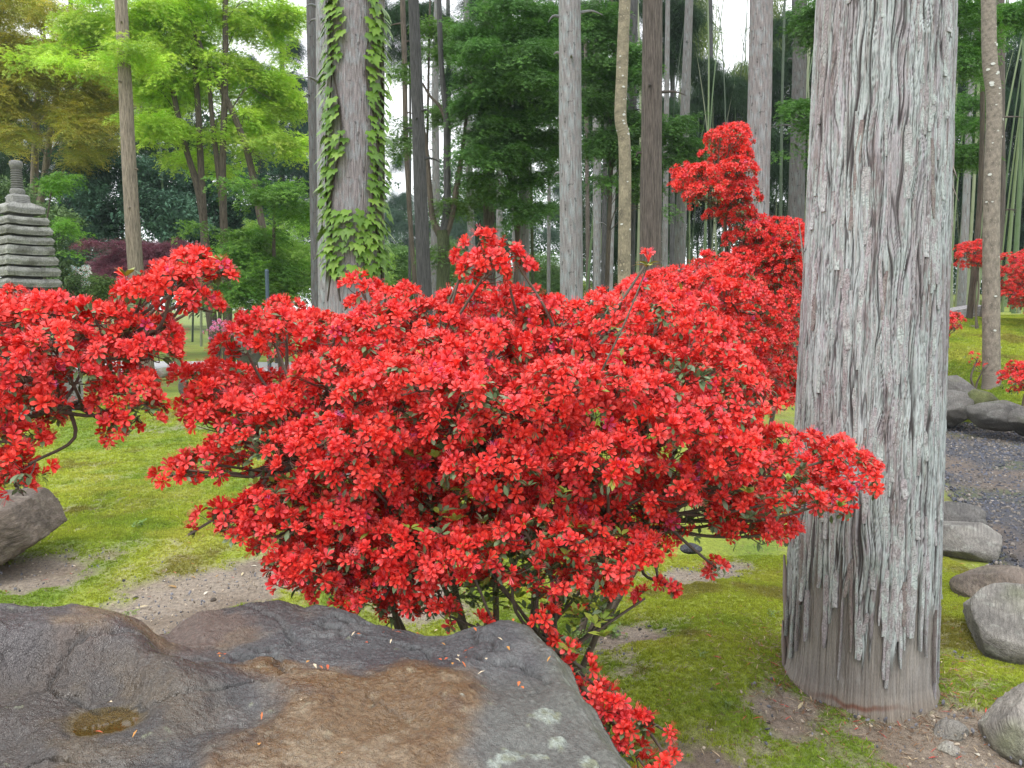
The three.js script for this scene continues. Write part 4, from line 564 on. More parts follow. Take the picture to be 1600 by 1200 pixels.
{ // climbing vine on the thick pale trunk
  const d = 7, r = rng(303), top = P(557, -30, d), foot = P(555, 460, d); const root = thing('climbing_vine', 'bright green lobed vine climbing the thick pale trunk', 'vine', V(foot.x, 0, foot.z)), O = root.position;
  const lobed = (s) => { const rr = rng(s), pts = []; const f = [[0, 0.12], [0.35, 0.3], [0.62, -0.02], [0.42, -0.28], [0.5, -0.55], [0.22, -0.5], [0, -1.0], [-0.22, -0.5], [-0.5, -0.55], [-0.42, -0.28], [-0.62, -0.02], [-0.35, 0.3]]; const pos = [0, -0.2, 0.07], idx = []; f.forEach(([x, y]) => pos.push(x * (0.9 + 0.2 * rr()), y * (0.9 + 0.2 * rr()), -0.14 * x * x - 0.1 * y * y + 0.06 * rr())); for (let i = 0; i < 12; i++) idx.push(0, 1 + (i + 1) % 12, 1 + i); const g = geoFrom(pos, idx); g.scale(0.08, 0.08, 0.08); return g; };
  const G = [lobed(1), lobed(2), lobed(3), lobed(4)], MT = [[0.13, 0.26, 0.022], [0.17, 0.31, 0.03], [0.1, 0.21, 0.02], [0.22, 0.36, 0.05]].map((c) => leafMat(C(...c), 0.4, { roughness: 0.5 }));
  const col = (y) => [[-0.95, 0.42 + 0.12 * sin(y * 5)], [0.98, 0.36], ];
  let k = 0, guard = 0; const anchors = [];
  const more = [];
  while (k < 520 && guard++ < 12000) {
    const py = lerp(-25, 432, r()), y = P(556, py, d).y, R = M(lerp(42, 45, (py + 30) / 490), d);
    let th; const f = fbm(py * 0.02, 4, 2, 2);
    if (py > 335 && r() < 0.28) th = (r() - 0.5) * 2.4; else if (r() < 0.6) th = -0.95 + (r() - 0.5) * (1.05 + 0.9 * f) + 0.25 * sin(py * 0.035); else th = 1.05 + (r() - 0.5) * (0.9 + 0.6 * f);
    if (n3(th * 2.2, py * 0.03, 7) < -0.28) continue;
    const x = sin(th) * R, z = cos(th) * R, s = 0.7 + 0.65 * r(), out = 0.012 + 0.04 * r(); if (anchors.some((a) => hypot(a[0] - th * R, a[1] - y) < 0.046)) continue; anchors.push([th * R, y]);
    const m = mesh('leaf', G[floor(r() * 4)], MT[floor(r() * 4)], root), cx = lerp(foot.x, top.x, (460 - py) / 490) - O.x; m.position.set(cx + sin(th) * (R + out), y, cos(th) * (R + out)); m.rotation.set(-0.35 - 0.5 * r(), th + (r() - 0.5) * 0.7, (r() - 0.5) * 0.8, 'YXZ'); m.scale.setScalar(s); if (k >= 298) { m.updateMatrix(); more.push([m.matrix.clone(), C(1, 1, 1)]); root.remove(m); } k++;
  }
  if (more.length) stuff(inst('leaves', G[0], MT[0], more, root));
  for (const [t0, ph] of [[-0.95, 0], [-0.55, 2], [1.0, 1], [0.75, 3]]) { const pts = []; for (let i = 0; i <= 14; i++) { const py = lerp(470, -30, i / 14), R = M(44, d) + 0.008, th = t0 + 0.25 * sin(i * 0.8 + ph); pts.push(V(lerp(foot.x, top.x, i / 14) - O.x + sin(th) * R, P(556, py, d).y, cos(th) * R)); } mesh('stem', limb(pts, [0.009, 0.006], 6, 50, 0.1, ph), BK.stem, root); }
}

// ---------------------------------------------------------------- foliage
function spray(n, L, W, leaf, seed, drop = 0.15, flatness = 0.12) { // a twig with leaves, growing along +z
  const r = rng(seed), gs = [];
  for (let i = 0; i < n; i++) { const t = r(), g = leaf[floor(r() * leaf.length)].clone(), a = (r() - 0.5) * 2.6, s = 0.7 + 0.6 * r(); g.scale(s, s, s); g.rotateX((r() - 0.5) * 0.9 + 0.15); g.rotateZ((r() - 0.5) * 0.9); g.rotateY(a); g.translate((r() - 0.5) * W * (1 - 0.4 * t), (r() - 0.5) * flatness - drop * L * t * t, t * L); gs.push(g); }
  return mergeGeometries(gs);
}
function starLeaf(s, lobes = 5) { const pos = [0, 0, 0], idx = []; const a0 = -1.9, st = 3.8 / (lobes - 1); for (let i = 0; i < lobes; i++) { const a = a0 + st * i, l = s * (1 - 0.35 * abs(i - (lobes - 1) / 2) / 2), o = pos.length / 3; for (const [da, k] of [[-0.28, 0.48], [0, 1], [0.28, 0.48]]) pos.push(sin(a + da) * l * k, (k === 1 ? -0.18 * s : 0.02 * s), cos(a + da) * l * k); idx.push(0, o, o + 1, 0, o + 1, o + 2); } return geoFrom(pos, idx); }
const MAPLE = spray(30, 0.55, 0.5, [starLeaf(0.062), starLeaf(0.052)], 1, 0.2);
const MAPLE_FAR = spray(26, 0.7, 0.65, [starLeaf(0.085, 3), starLeaf(0.07, 3)], 2, 0.25);
const BROAD = spray(30, 0.5, 0.5, [leafGeo(0.13, 0.026, 0.3, 2), leafGeo(0.1, 0.022, 0.1, 2)], 3, 0.25, 0.3);
const BAMBOO = spray(34, 0.8, 0.5, [leafGeo(0.2, 0.012, 0.7, 2), leafGeo(0.16, 0.01, 0.5, 2)], 4, 0.5, 0.35);
const NEEDLE = (() => { const r = rng(6), gs = []; for (let b = 0; b < 9; b++) { const a = (r() - 0.5) * 2.0, L = 0.35 + 0.35 * r(); for (let k = 0; k < 9; k++) { const t = k / 9, g = leafGeo(0.13, 0.02, 0.3, 1); g.rotateX((r() - 0.5) * 1.2); g.rotateY((r() - 0.5) * 2.2); g.translate((r() - 0.5) * 0.04, -0.35 * L * t * t + (r() - 0.5) * 0.04, L * t); g.rotateY(a); gs.push(g); } } return mergeGeometries(gs); })();
const WHITE_LEAF = leafMat(C(1, 1, 1), 0.48), WHITE_DULL = leafMat(C(1, 1, 1), 0.25, { roughness: 0.8, specularIntensity: 0.15 });
let nSprays = 0;
// pads: [px, py, d, rx, ry, weight]; every pad is a flattened cloud of sprays
function crown(root, pads, o) {
  const r = rng(o.seed), list = [], inv = root.position.clone().negate(); let W = 0; for (const p of pads) W += p[3] * p[4] * (p[5] ?? 1) * p[2] * p[2];
  const total = o.n;
  for (const [px, py, d, rx, ry, w = 1] of pads) {
    const c = P(px, py, d + (o.back || 0) * (r() < 0.75 ? 1 : -0.3)), RX = M(rx, d), RY = M(ry, d), RZ = min(RX * 0.9, o.deep ?? 1.6), n = Math.round(total * rx * ry * w * d * d / W), sub = [];
    for (let k = 0; k < max(3, n / 26); k++) sub.push([V((r() * 2 - 1), (r() * 2 - 1), (r() * 2 - 1)), 0.75 + 0.5 * r()]);
    for (let k = 0; k < n; k++) {
      const [sc, tone] = sub[floor(r() * sub.length)]; if (sc.length() > 1) sc.normalize().multiplyScalar(0.9);
      const g = () => (r() + r() + r() - 1.5) * 0.42, p = V(sc.x * RX + g() * RX * (o.clump ?? 0.55), sc.y * RY + g() * RY * (o.flat ?? 0.3), sc.z * RZ + g() * RZ * (o.clump ?? 0.55)).add(c);
      const yaw = r() * 6.28, pitch = (o.pitch ?? 0.1) + (r() - 0.5) * (o.wild ?? 1.0), s = (o.scale ?? 1) * (0.7 + 0.6 * r()), h = r(), col = mix3(o.colors[0], o.colors[1], h), b = tone * (0.85 + 0.3 * r());
      list.push([mat4(p.add(inv), qEuler(pitch, yaw, (r() - 0.5) * (o.wild ?? 1.0)), s), C(col[0] * b, col[1] * b, col[2] * b)]);
    }
  }
  nSprays += list.length; return inst('crown', o.geo, o.mat || WHITE_LEAF, list, root);
}
function tree(name, label, cat, footPx, d, stems, pads, o, group) {
  const f = P(footPx, 500, d), foot = V(f.x, groundH(f.x, f.z) - 0.05, f.z), root = thing(name, label, cat, foot, group), inv = foot.clone().negate();
  stems.forEach(([pts, w0, w1], i) => { const q = trunkLine(pts, d + (o.stemD?.[i] || 0)); const line = (o.ground?.[i] === 0 ? q : [...q, V(lerp(q[q.length - 1].x, foot.x, 0.6), foot.y, foot.z)]).reverse().map((p) => p.clone().add(inv)), rr = line.map((_, k) => lerp(M(w1, d), M(w0, d), k / (line.length - 1)) / 2); mesh(i || o.ground ? 'limb' : 'trunk', limb(line, rr, 10, line.length * 8, 0.1, i + o.seed), BK[o.bark || 'stem'], root); });
  if (o.boughs) { const r = rng(o.seed + 5), gs = []; for (const [px, py, pd, rx, ry] of pads) for (let k = 0; k < 2; k++) { const c = P(px + (r() - 0.5) * rx * 1.2, py + (r() - 0.5) * ry, pd + (o.back || 0) * 0.6).add(inv); let a = null, bd = 1e9; for (const st of stems) for (let q = 0; q < 12; q++) { const t = q / 11 * (st[0].length - 1), i = min(st[0].length - 2, floor(t)), p = P(lerp(st[0][i][0], st[0][i + 1][0], t - i), lerp(st[0][i][1], st[0][i + 1][1], t - i), d).add(inv), e = p.distanceTo(c) + (p.y > c.y - 0.2 ? 3 : 0); if (e < bd) { bd = e; a = p; } } if (bd > 4.5) continue; const w = min(0.02, 0.006 + 0.004 * bd), m1 = a.clone().lerp(c, 0.35).add(V((r() - 0.5) * 0.3, 0.25 + 0.2 * r(), (r() - 0.5) * 0.3)), m2 = a.clone().lerp(c, 0.7).add(V((r() - 0.5) * 0.3, 0.2, (r() - 0.5) * 0.3)); gs.push(limb([a, m1, m2, c], [w, w * 0.6, 0.003], 5, 12)); } mesh('boughs', mergeGeometries(gs), BK[o.bark || 'stem'], root); }
  if (pads.length) crown(root, pads, o);
  return root;
}
const LIME = [[0.58, 0.74, 0.09], [0.34, 0.58, 0.05]], GREEN = [[0.1, 0.24, 0.03], [0.06, 0.17, 0.025]], DEEP = [[0.07, 0.19, 0.035], [0.12, 0.28, 0.04]], GOLD = [[0.62, 0.52, 0.07], [0.32, 0.42, 0.06]], DARK = [[0.022, 0.052, 0.022], [0.045, 0.095, 0.035]], BLUE = [[0.1, 0.19, 0.12], [0.06, 0.13, 0.09]];
tree('maple_tree', 'bright lime green maple with several leaning stems at upper left', 'tree', 350, 18,
  [[[[258, 60], [272, 150], [290, 230], [308, 290], [318, 350], [322, 440]], 7, 14], [[[300, 60], [309, 160], [314, 260], [320, 360]], 8, 12], [[[352, -20], [352, 120], [348, 260], [350, 360], [356, 470]], 8, 14], [[[326, 120], [333, 200], [344, 290], [350, 350]], 6, 12], [[[284, -30], [312, 70], [352, 150], [384, 230], [405, 330], [428, 470]], 7, 13]],
  [[200, 30, 17, 110, 30], [120, 60, 17, 60, 18, .8], [160, 88, 16.5, 80, 16], [95, 88, 17, 40, 10], [250, 90, 17, 80, 30], [330, 30, 17.5, 110, 34, 1.2], [420, 40, 18, 60, 30, .8], [260, 150, 17.5, 70, 26], [330, 120, 17, 80, 30], [400, 110, 18, 60, 36], [220, 140, 17, 36, 16], [430, 160, 18, 46, 24], [380, 190, 17.5, 60, 24], [300, 200, 18, 60, 24, .8], [230, 190, 18, 46, 18, .7], [440, 230, 18.5, 44, 18, .8], [330, 250, 18, 50, 16, .6], [400, 240, 17.5, 40, 12, .7], [290, 245, 18, 30, 12, .6], [60, 90, 17.5, 30, 12, .5]],
  { seed: 401, n: 4000, back: 1.3, geo: MAPLE, colors: LIME, bark: 'stem', boughs: true, deep: 1.7, flat: 0.36, clump: 0.5, scale: 0.9 });
tree('maple_tree', 'low green maple branches hanging in front of the leaning stems at left', 'tree', 440, 16, [[[[430, 300], [428, 400], [434, 480]], 4, 9]], [[375, 288, 15.5, 30, 8, .5], [430, 300, 15.5, 44, 12, .8], [470, 325, 16, 26, 16], [300, 350, 16, 18, 5, .7], [370, 395, 16, 30, 20], [410, 380, 16, 36, 30, .7], [345, 410, 15.5, 24, 14], [385, 450, 15.5, 46, 30, .9], [450, 430, 16, 40, 40, .6]], { seed: 402, n: 900, geo: MAPLE, colors: [[0.2, 0.4, 0.035], [0.09, 0.24, 0.03]], scale: 0.85, deep: 0.8 });
tree('small_maple', 'pale yellow green young maple glowing behind the leaning stems', 'tree', 430, 22, [[[[430, 350], [432, 450]], 4, 8]], [[440, 350, 22, 50, 18], [400, 370, 22, 40, 20], [460, 390, 22, 44, 30], [420, 420, 22, 60, 40], [480, 440, 22, 40, 30], [370, 400, 22.5, 30, 30], [600, 420, 24, 10, 24], [520, 440, 23, 40, 40]], { seed: 403, n: 1300, geo: MAPLE, colors: [[0.42, 0.62, 0.12], [0.3, 0.52, 0.08]] });
tree('maple_tree', 'golden olive leaved maple at the upper left corner', 'tree', 60, 24, [[[[98, 110], [84, 170], [78, 215], [70, 275], [62, 330]], 7, 12], [[[132, 125], [105, 140], [86, 165], [66, 190]], 4, 7], [[[66, 0], [70, 60], [76, 100]], 3, 4]],
  [[40, 30, 22, 90, 40, 1.1], [20, 90, 22, 60, 40], [110, 100, 23, 70, 40, .7], [60, 100, 23, 50, 30, .6], [20, 150, 22, 50, 30], [10, 205, 22, 36, 30], [130, 170, 23, 50, 30], [150, 200, 22.5, 44, 26], [120, 230, 23, 44, 26], [160, 150, 23, 40, 30], [-40, 120, 22, 60, 100, .7], [170, 90, 24, 50, 60, .6]],
  { seed: 404, n: 4600, geo: MAPLE_FAR, colors: GOLD, bark: 'tan', boughs: true, ground: [1, 0, 0], flat: 0.35, scale: 0.8, wild: 0.9 });
tree('sapling', 'small bright green maple sapling right of stone pagoda finial', 'tree', 70, 14, [[[[80, 300], [70, 380]], 2, 4]], [[98, 280, 14, 28, 6], [75, 290, 14, 16, 6], [110, 345, 14, 16, 6], [105, 360, 14, 12, 5], [112, 395, 14, 10, 4, .6]], { seed: 405, n: 120, geo: MAPLE, colors: [[0.2, 0.42, 0.03], [0.12, 0.3, 0.03]], scale: 0.5, deep: 0.3 });
tree('purple_maple', 'dark purple laceleaf maple low on the left', 'tree', 210, 19, [[[[215, 420], [220, 470]], 5, 8]], [[180, 385, 19, 44, 10], [240, 385, 19, 46, 11], [160, 408, 19, 40, 9], [215, 410, 18.7, 60, 12], [265, 400, 19, 36, 9], [200, 435, 18.8, 56, 14, .8], [255, 425, 19, 36, 14, .8], [150, 425, 19, 26, 10, .7], [270, 380, 19, 18, 5]], { seed: 406, n: 980, geo: MAPLE_FAR, colors: [[0.34, 0.11, 0.17], [0.17, 0.055, 0.09]], scale: 0.58, flat: 0.25, pitch: 0.3 });
const pale = (s, l, px, d, pads, n, colors, extra = {}) => tree('shrub', l, 'shrub', px, d, [[[[px, 440], [px + 3, 480]], 4, 6]], pads, { seed: s, n, geo: BROAD, mat: WHITE_DULL, colors, scale: 0.9, flat: 0.6, wild: 1.4, ...extra });
pale(410, 'big blue green camellia bush behind the slender brown trunk', 190, 24, [[150, 270, 24, 50, 40], [110, 300, 24, 30, 40, .7], [180, 330, 23.5, 60, 50], [230, 290, 24, 60, 50], [140, 360, 24, 50, 30, .6], [260, 340, 23.5, 50, 50], [200, 400, 24, 80, 30, .6]], 1700, BLUE);
pale(411, 'dense dark blue green shrub mass right of the camellia, under the maple', 340, 27, [[290, 270, 27, 50, 40], [340, 300, 27, 50, 50], [310, 350, 26.5, 60, 50], [380, 330, 27, 50, 60], [420, 300, 28, 40, 60], [300, 410, 26, 90, 40, .7]], 1500, [[0.06, 0.13, 0.075], [0.045, 0.1, 0.065]]);
pale(412, 'grey green shrub with pale foliage right behind the stone pagoda', 70, 15, [[10, 300, 15.5, 26, 22], [80, 335, 15, 16, 12], [95, 345, 15.5, 16, 14], [80, 400, 15.5, 20, 40], [100, 420, 15.5, 22, 30], [20, 360, 16, 30, 60], [105, 455, 15.5, 20, 18]], 700, [[0.17, 0.25, 0.11], [0.1, 0.18, 0.06]], { scale: 0.6 });
{ // white flowering shrub by the purple maple
  const t = pale(413, 'small white flowering shrub between stone pagoda and purple maple', 120, 16, [[120, 415, 16, 16, 14], [105, 430, 16, 18, 16], [135, 440, 16, 14, 10]], 160, [[0.12, 0.2, 0.06], [0.1, 0.17, 0.06]], { scale: 0.55 }), r = rng(9), list = [];
  for (let k = 0; k < 110; k++) { const p = P(112 + 44 * (r() - 0.35), 432 + 34 * (r() - 0.5) - 0.1, 15.4 + 0.4 * r()).sub(t.position); list.push([mat4(p, qUp(V(r() - 0.5, 0.6, 0.8), 0), 1.7), C(0.8, 0.8, 0.78)]); } stuff(inst('flowers', FLOWERS[0], FWHITE, list, t));
}
pale(414, 'round clipped green shrub below the purple maple', 180, 14, [[165, 450, 14, 22, 14], [190, 455, 14, 18, 12], [200, 470, 14, 30, 10]], 240, [[0.09, 0.15, 0.035], [0.06, 0.11, 0.03]], { scale: 0.4 });
tree('maple_tree', 'shady dark green maple filling the space left of the centre pale trunk', 'tree', 800, 14.5, [[[[798, 0], [799, 110], [796, 180], [793, 250], [801, 300], [808, 345], [806, 450]], 3, 9]],
  [[800, 30, 14, 70, 26], [760, 60, 14, 50, 20], [840, 70, 14, 50, 30], [790, 90, 13.5, 70, 24], [850, 110, 14, 40, 26], [760, 125, 14, 40, 20], [810, 140, 13.5, 66, 24], [850, 165, 14, 36, 22], [745, 165, 14, 26, 16], [780, 180, 14, 50, 20], [830, 200, 14, 50, 18], [770, 215, 13.8, 50, 20], [850, 225, 14, 30, 20], [800, 235, 14, 50, 18], [760, 245, 13.5, 40, 12], [840, 262, 14, 36, 12, .8], [800, 275, 14, 40, 14, .6], [770, 305, 14, 30, 10, .6], [830, 315, 14, 40, 10, .9], [805, 335, 14, 30, 10, .8], [750, 270, 14, 24, 10, .6]],
  { seed: 420, n: 4300, geo: MAPLE, colors: DEEP, boughs: true, deep: 0.9, scale: 0.62, flat: 0.25 });
tree('maple_tree', 'green maple behind the smooth kinked trunk right of centre', 'tree', 940, 16, [[[[956, 0], [960, 120], [955, 260], [950, 400]], 4, 8]],
  [[935, 40, 16, 40, 30], [940, 100, 16, 40, 24], [925, 150, 16, 30, 20], [990, 110, 16, 26, 40, .7], [945, 170, 16, 40, 20], [920, 215, 16, 30, 20, .8], [950, 240, 16, 36, 14], [1000, 200, 16, 26, 20], [995, 250, 16, 22, 20, .9], [1000, 290, 16, 18, 20, .8], [1055, 200, 16, 30, 14], [1075, 225, 16, 30, 14], [1050, 245, 16, 24, 8], [1030, 330, 15, 10, 4, .8], [940, 280, 16, 26, 8, .6]],
  { seed: 421, n: 2000, geo: MAPLE, colors: [[0.065, 0.18, 0.03], [0.11, 0.26, 0.034]], boughs: true, deep: 0.8, scale: 0.68, flat: 0.25 });
tree('maple_tree', 'green maple leaves over the gap just right of big peeling cedar', 'tree', 1510, 15, [[[[1530, -20], [1535, 150], [1530, 330]], 5, 10]], [[1500, 10, 14, 40, 26], [1510, 55, 14, 30, 24], [1505, 90, 14, 26, 16], [1512, 110, 14, 14, 12], [1580, 10, 15, 50, 16], [1560, 30, 15, 30, 12, .6], [1590, 20, 15, 30, 14], [1500, 180, 17, 30, 30, .6], [1510, 230, 17, 30, 30, .6]], { seed: 422, n: 1100, geo: MAPLE, colors: [[0.12, 0.3, 0.03], [0.07, 0.2, 0.025]], deep: 0.7, scale: 0.7 });
tree('maple_tree', 'spray of green maple leaves high against the left edge of big cedar', 'tree', 1270, 12, [[[[1285, -20], [1280, 150], [1276, 330]], 3, 6]], [[1270, 15, 12, 30, 14], [1285, 40, 12, 20, 14], [1262, 50, 12, 14, 8], [1255, 175, 12, 22, 10, .8], [1270, 190, 12, 16, 10, .7], [1245, 240, 12, 12, 6, .4]], { seed: 423, n: 360, geo: MAPLE, colors: GREEN, deep: 0.4, scale: 0.6 });
tree('maple_tree', 'thin young maple with sparse leaves around the forked tree', 'tree', 660, 15, [[[[672, 0], [668, 200], [664, 420]], 3, 5]], [[675, 40, 15, 30, 12, .5], [690, 70, 15, 30, 14, .5], [625, 110, 15, 16, 16, .5], [680, 190, 15, 24, 10, .5], [685, 170, 15, 26, 10, .5], [640, 200, 15, 20, 10, .4], [690, 320, 14, 14, 10, .7], [625, 225, 15, 20, 14, .5], [680, 395, 14, 16, 10, .6], [745, 290, 14.5, 22, 14, .5], [728, 320, 15, 20, 14, .4]], { seed: 424, n: 420, geo: MAPLE, colors: [[0.14, 0.27, 0.04], [0.08, 0.18, 0.03]], deep: 0.5, scale: 0.7 });
// dark conifers that close the view far behind
const conifer = (seed, label, px, d, pads, n0, colors = DARK, w = 10) => tree('conifer', label, 'tree', px, d, [[[[px, -20], [px + 1, 200], [px, 440]], w * 0.6, w]], pads, { seed, n: Math.round(n0 * 1.5), geo: NEEDLE, mat: WHITE_DULL, colors, scale: 1.35, flat: 0.5, pitch: 0.5, wild: 0.8, bark: 'dark', deep: 2 });
conifer(440, 'tall blue green conifer against the sky at left of the vine trunk', 440, 32, [[440, 60, 32, 24, 24], [425, 110, 32, 44, 30], [450, 140, 32, 40, 30], [430, 190, 32, 46, 40], [470, 200, 32, 30, 40, .8], [440, 260, 32, 50, 40], [460, 320, 32, 50, 50]], 1300, [[0.04, 0.08, 0.065], [0.055, 0.1, 0.075]]);
conifer(441, 'dark conifer boughs hanging above the leaning dark trunk', 640, 24, [[625, 20, 24, 20, 30, .8], [650, 15, 24, 36, 14], [700, 10, 24, 40, 12], [715, 55, 24, 22, 24, .9], [722, 110, 24, 22, 22, .9], [625, 85, 24, 12, 30, .7], [715, 160, 24, 18, 14, .6], [640, 70, 24, 16, 16, .6], [610, 0, 24, 20, 20]], 420, DARK, 5);
conifer(442, 'dark conifer behind the shady maple left of centre', 780, 30, [[760, 20, 30, 40, 50], [820, 10, 30, 60, 40], [860, 50, 30, 30, 40], [770, 100, 30, 40, 50], [830, 110, 30, 40, 60], [780, 190, 30, 40, 50], [750, 260, 30, 24, 30, .5], [770, 320, 30, 36, 30, .5], [740, 340, 30, 24, 30, .5]], 1500);
conifer(443, 'dark conifer behind the centre pale trunk and smooth trunk', 930, 30, [[930, 10, 30, 60, 40], [930, 80, 30, 40, 50], [990, 30, 30, 20, 24], [940, 160, 30, 40, 50], [1000, 180, 30, 30, 60], [1000, 260, 30, 40, 60], [985, 340, 30, 40, 60, .9], [950, 330, 30, 20, 60, .4], [1040, 300, 30, 30, 80]], 1700);
conifer(444, 'dark conifer above the thick dark brown trunk', 1050, 28, [[1050, 15, 28, 50, 30], [1040, 60, 28, 16, 40], [1065, 40, 28, 24, 40], [1050, 130, 28, 20, 40, .6], [1100, 90, 30, 30, 24, .5], [1110, 140, 30, 30, 30, .6]], 700);
conifer(445, 'broad dark conifer behind the tall azalea', 1110, 34, [[1110, 200, 34, 50, 40], [1090, 260, 34, 50, 60], [1140, 180, 34, 40, 50], [1130, 280, 34, 50, 60], [1080, 320, 34, 50, 40, .7], [1100, 130, 34, 30, 30, .6], [1160, 150, 34, 20, 40, .6]], 1600);
conifer(446, 'black green conifer beside the big peeling cedar, left', 1240, 30, [[1230, 60, 30, 40, 40], [1220, 120, 30, 40, 50], [1270, 100, 30, 40, 80], [1220, 200, 30, 40, 60], [1270, 220, 30, 40, 80], [1225, 270, 30, 36, 40, .7]], 1500);
conifer(447, 'dark conifer closing the gap right of the big cedar', 1540, 32, [[1510, 60, 32, 40, 60], [1580, 80, 32, 40, 50], [1520, 170, 32, 50, 60], [1590, 180, 32, 40, 60], [1520, 270, 32, 50, 60], [1590, 280, 32, 50, 60, .8], [1510, 380, 32, 40, 60], [1580, 400, 32, 50, 60], [1640, 200, 32, 50, 200]], 2300, [[0.014, 0.04, 0.02], [0.03, 0.07, 0.03]]);
conifer(448, 'black shade trees behind the golden maple and stone pagoda', 110, 32, [[20, 240, 32, 60, 70], [100, 220, 32, 70, 70], [180, 220, 32, 70, 60], [260, 240, 32, 60, 60], [60, 300, 32, 60, 60], [0, 140, 32, 60, 80], [-60, 200, 32, 60, 160], [330, 240, 32, 50, 50, .7], [180, 150, 33, 120, 60, .7], [60, 420, 30, 100, 60], [150, 430, 30, 80, 50]], 3200);
conifer(449, 'far grey green conifer in the gap right of the vine trunk', 700, 44, [[640, 330, 44, 40, 40, .8], [700, 340, 44, 40, 40, .8], [625, 290, 44, 20, 40, .6], [740, 330, 44, 30, 50, .8], [610, 360, 44, 40, 40], [670, 380, 44, 60, 30], [830, 370, 44, 40, 30, .7], [870, 330, 44, 20, 40, .6], [880, 280, 44, 14, 24, .5], [870, 250, 44, 14, 14, .5], [620, 240, 44, 14, 24, .5]], 1300, [[0.09, 0.15, 0.1], [0.07, 0.12, 0.09]]);
// bright low bushes far behind the grove
[[630, 420, 30, 40, 30], [700, 410, 32, 50, 34], [760, 430, 33, 30, 20], [850, 425, 36, 30, 30], [590, 430, 30, 30, 40], [880, 440, 38, 40, 26], [1000, 430, 34, 60, 24], [1120, 440, 36, 80, 20]].forEach(([x, y, d, rx, ry], i) => tree('far_bush', ['pale green far bush right below the vine trunk', 'pale green far bush behind the forked tree', 'pale green far bush behind the dark maple trunk', 'yellow green far bush behind the small gabled house', 'green far bush touching vine trunk foot', 'yellow green far bush behind the centre pale trunk', 'green far bush between thick brown trunk and smooth trunk', 'green far bush low behind the tall azalea'][i], 'shrub', x, d, [[[[x, y], [x, y + 30]], 3, 4]], [[x, y, d, rx, ry], [x - rx * 0.4, y + ry * 0.6, d, rx, ry * 0.7], [x + rx * 0.5, y + ry * 0.7, d, rx, ry * 0.7]], { seed: 470 + i, n: 420, geo: MAPLE_FAR, colors: i < 5 ? [[0.22, 0.38, 0.1], [0.14, 0.28, 0.06]] : i < 6 ? [[0.45, 0.55, 0.15], [0.32, 0.45, 0.1]] : [[0.09, 0.18, 0.04], [0.06, 0.13, 0.03]], scale: 1.2, wild: 1.4, flat: 0.6 }));
{ // the wood that shuts the view far behind the grove
  const far = (seed, label, d, f, n, colors, sc) => { const o = thing('far_woods', label, 'woods', V(0, 0, -d)), pads = []; for (let x = -150; x <= 1750; x += 55) { const [y0, w] = f(x); if (w > 0) for (let y = 440; y > y0; y -= 42) pads.push([x + 20 * sin(y * 3 + x), y, d + 2 * sin(x * 0.7 + y), 44, 34, w]); } const c = crown(o, pads, { seed, n, geo: BROAD, mat: WHITE_DULL, colors, scale: 2.1, flat: 0.6, wild: 1.6, deep: 3 }); c.name = 'leaves'; stuff(c); };
  far(490, 'distant dim green woods closing the view behind the grove', 52, (x) => x < 560 ? [150 + 60 * sin(x * 0.03), 1] : x < 880 ? [315 + 30 * sin(x * 0.05), 0.9] : x < 1130 ? [150 + 40 * sin(x * 0.04), 1] : x < 1190 ? [120, 1] : [60 + 40 * sin(x * 0.03), 1], 9000, [[0.075, 0.15, 0.055], [0.05, 0.11, 0.045]], 2.1);
  far(491, 'paler green tree line at the far end of the grove', 62, (x) => x > 540 && x < 900 ? [250 + 40 * sin(x * 0.06 + 2), 0.8] : [380, 0.5], 2400, [[0.13, 0.22, 0.11], [0.09, 0.17, 0.09]], 2.3);
}

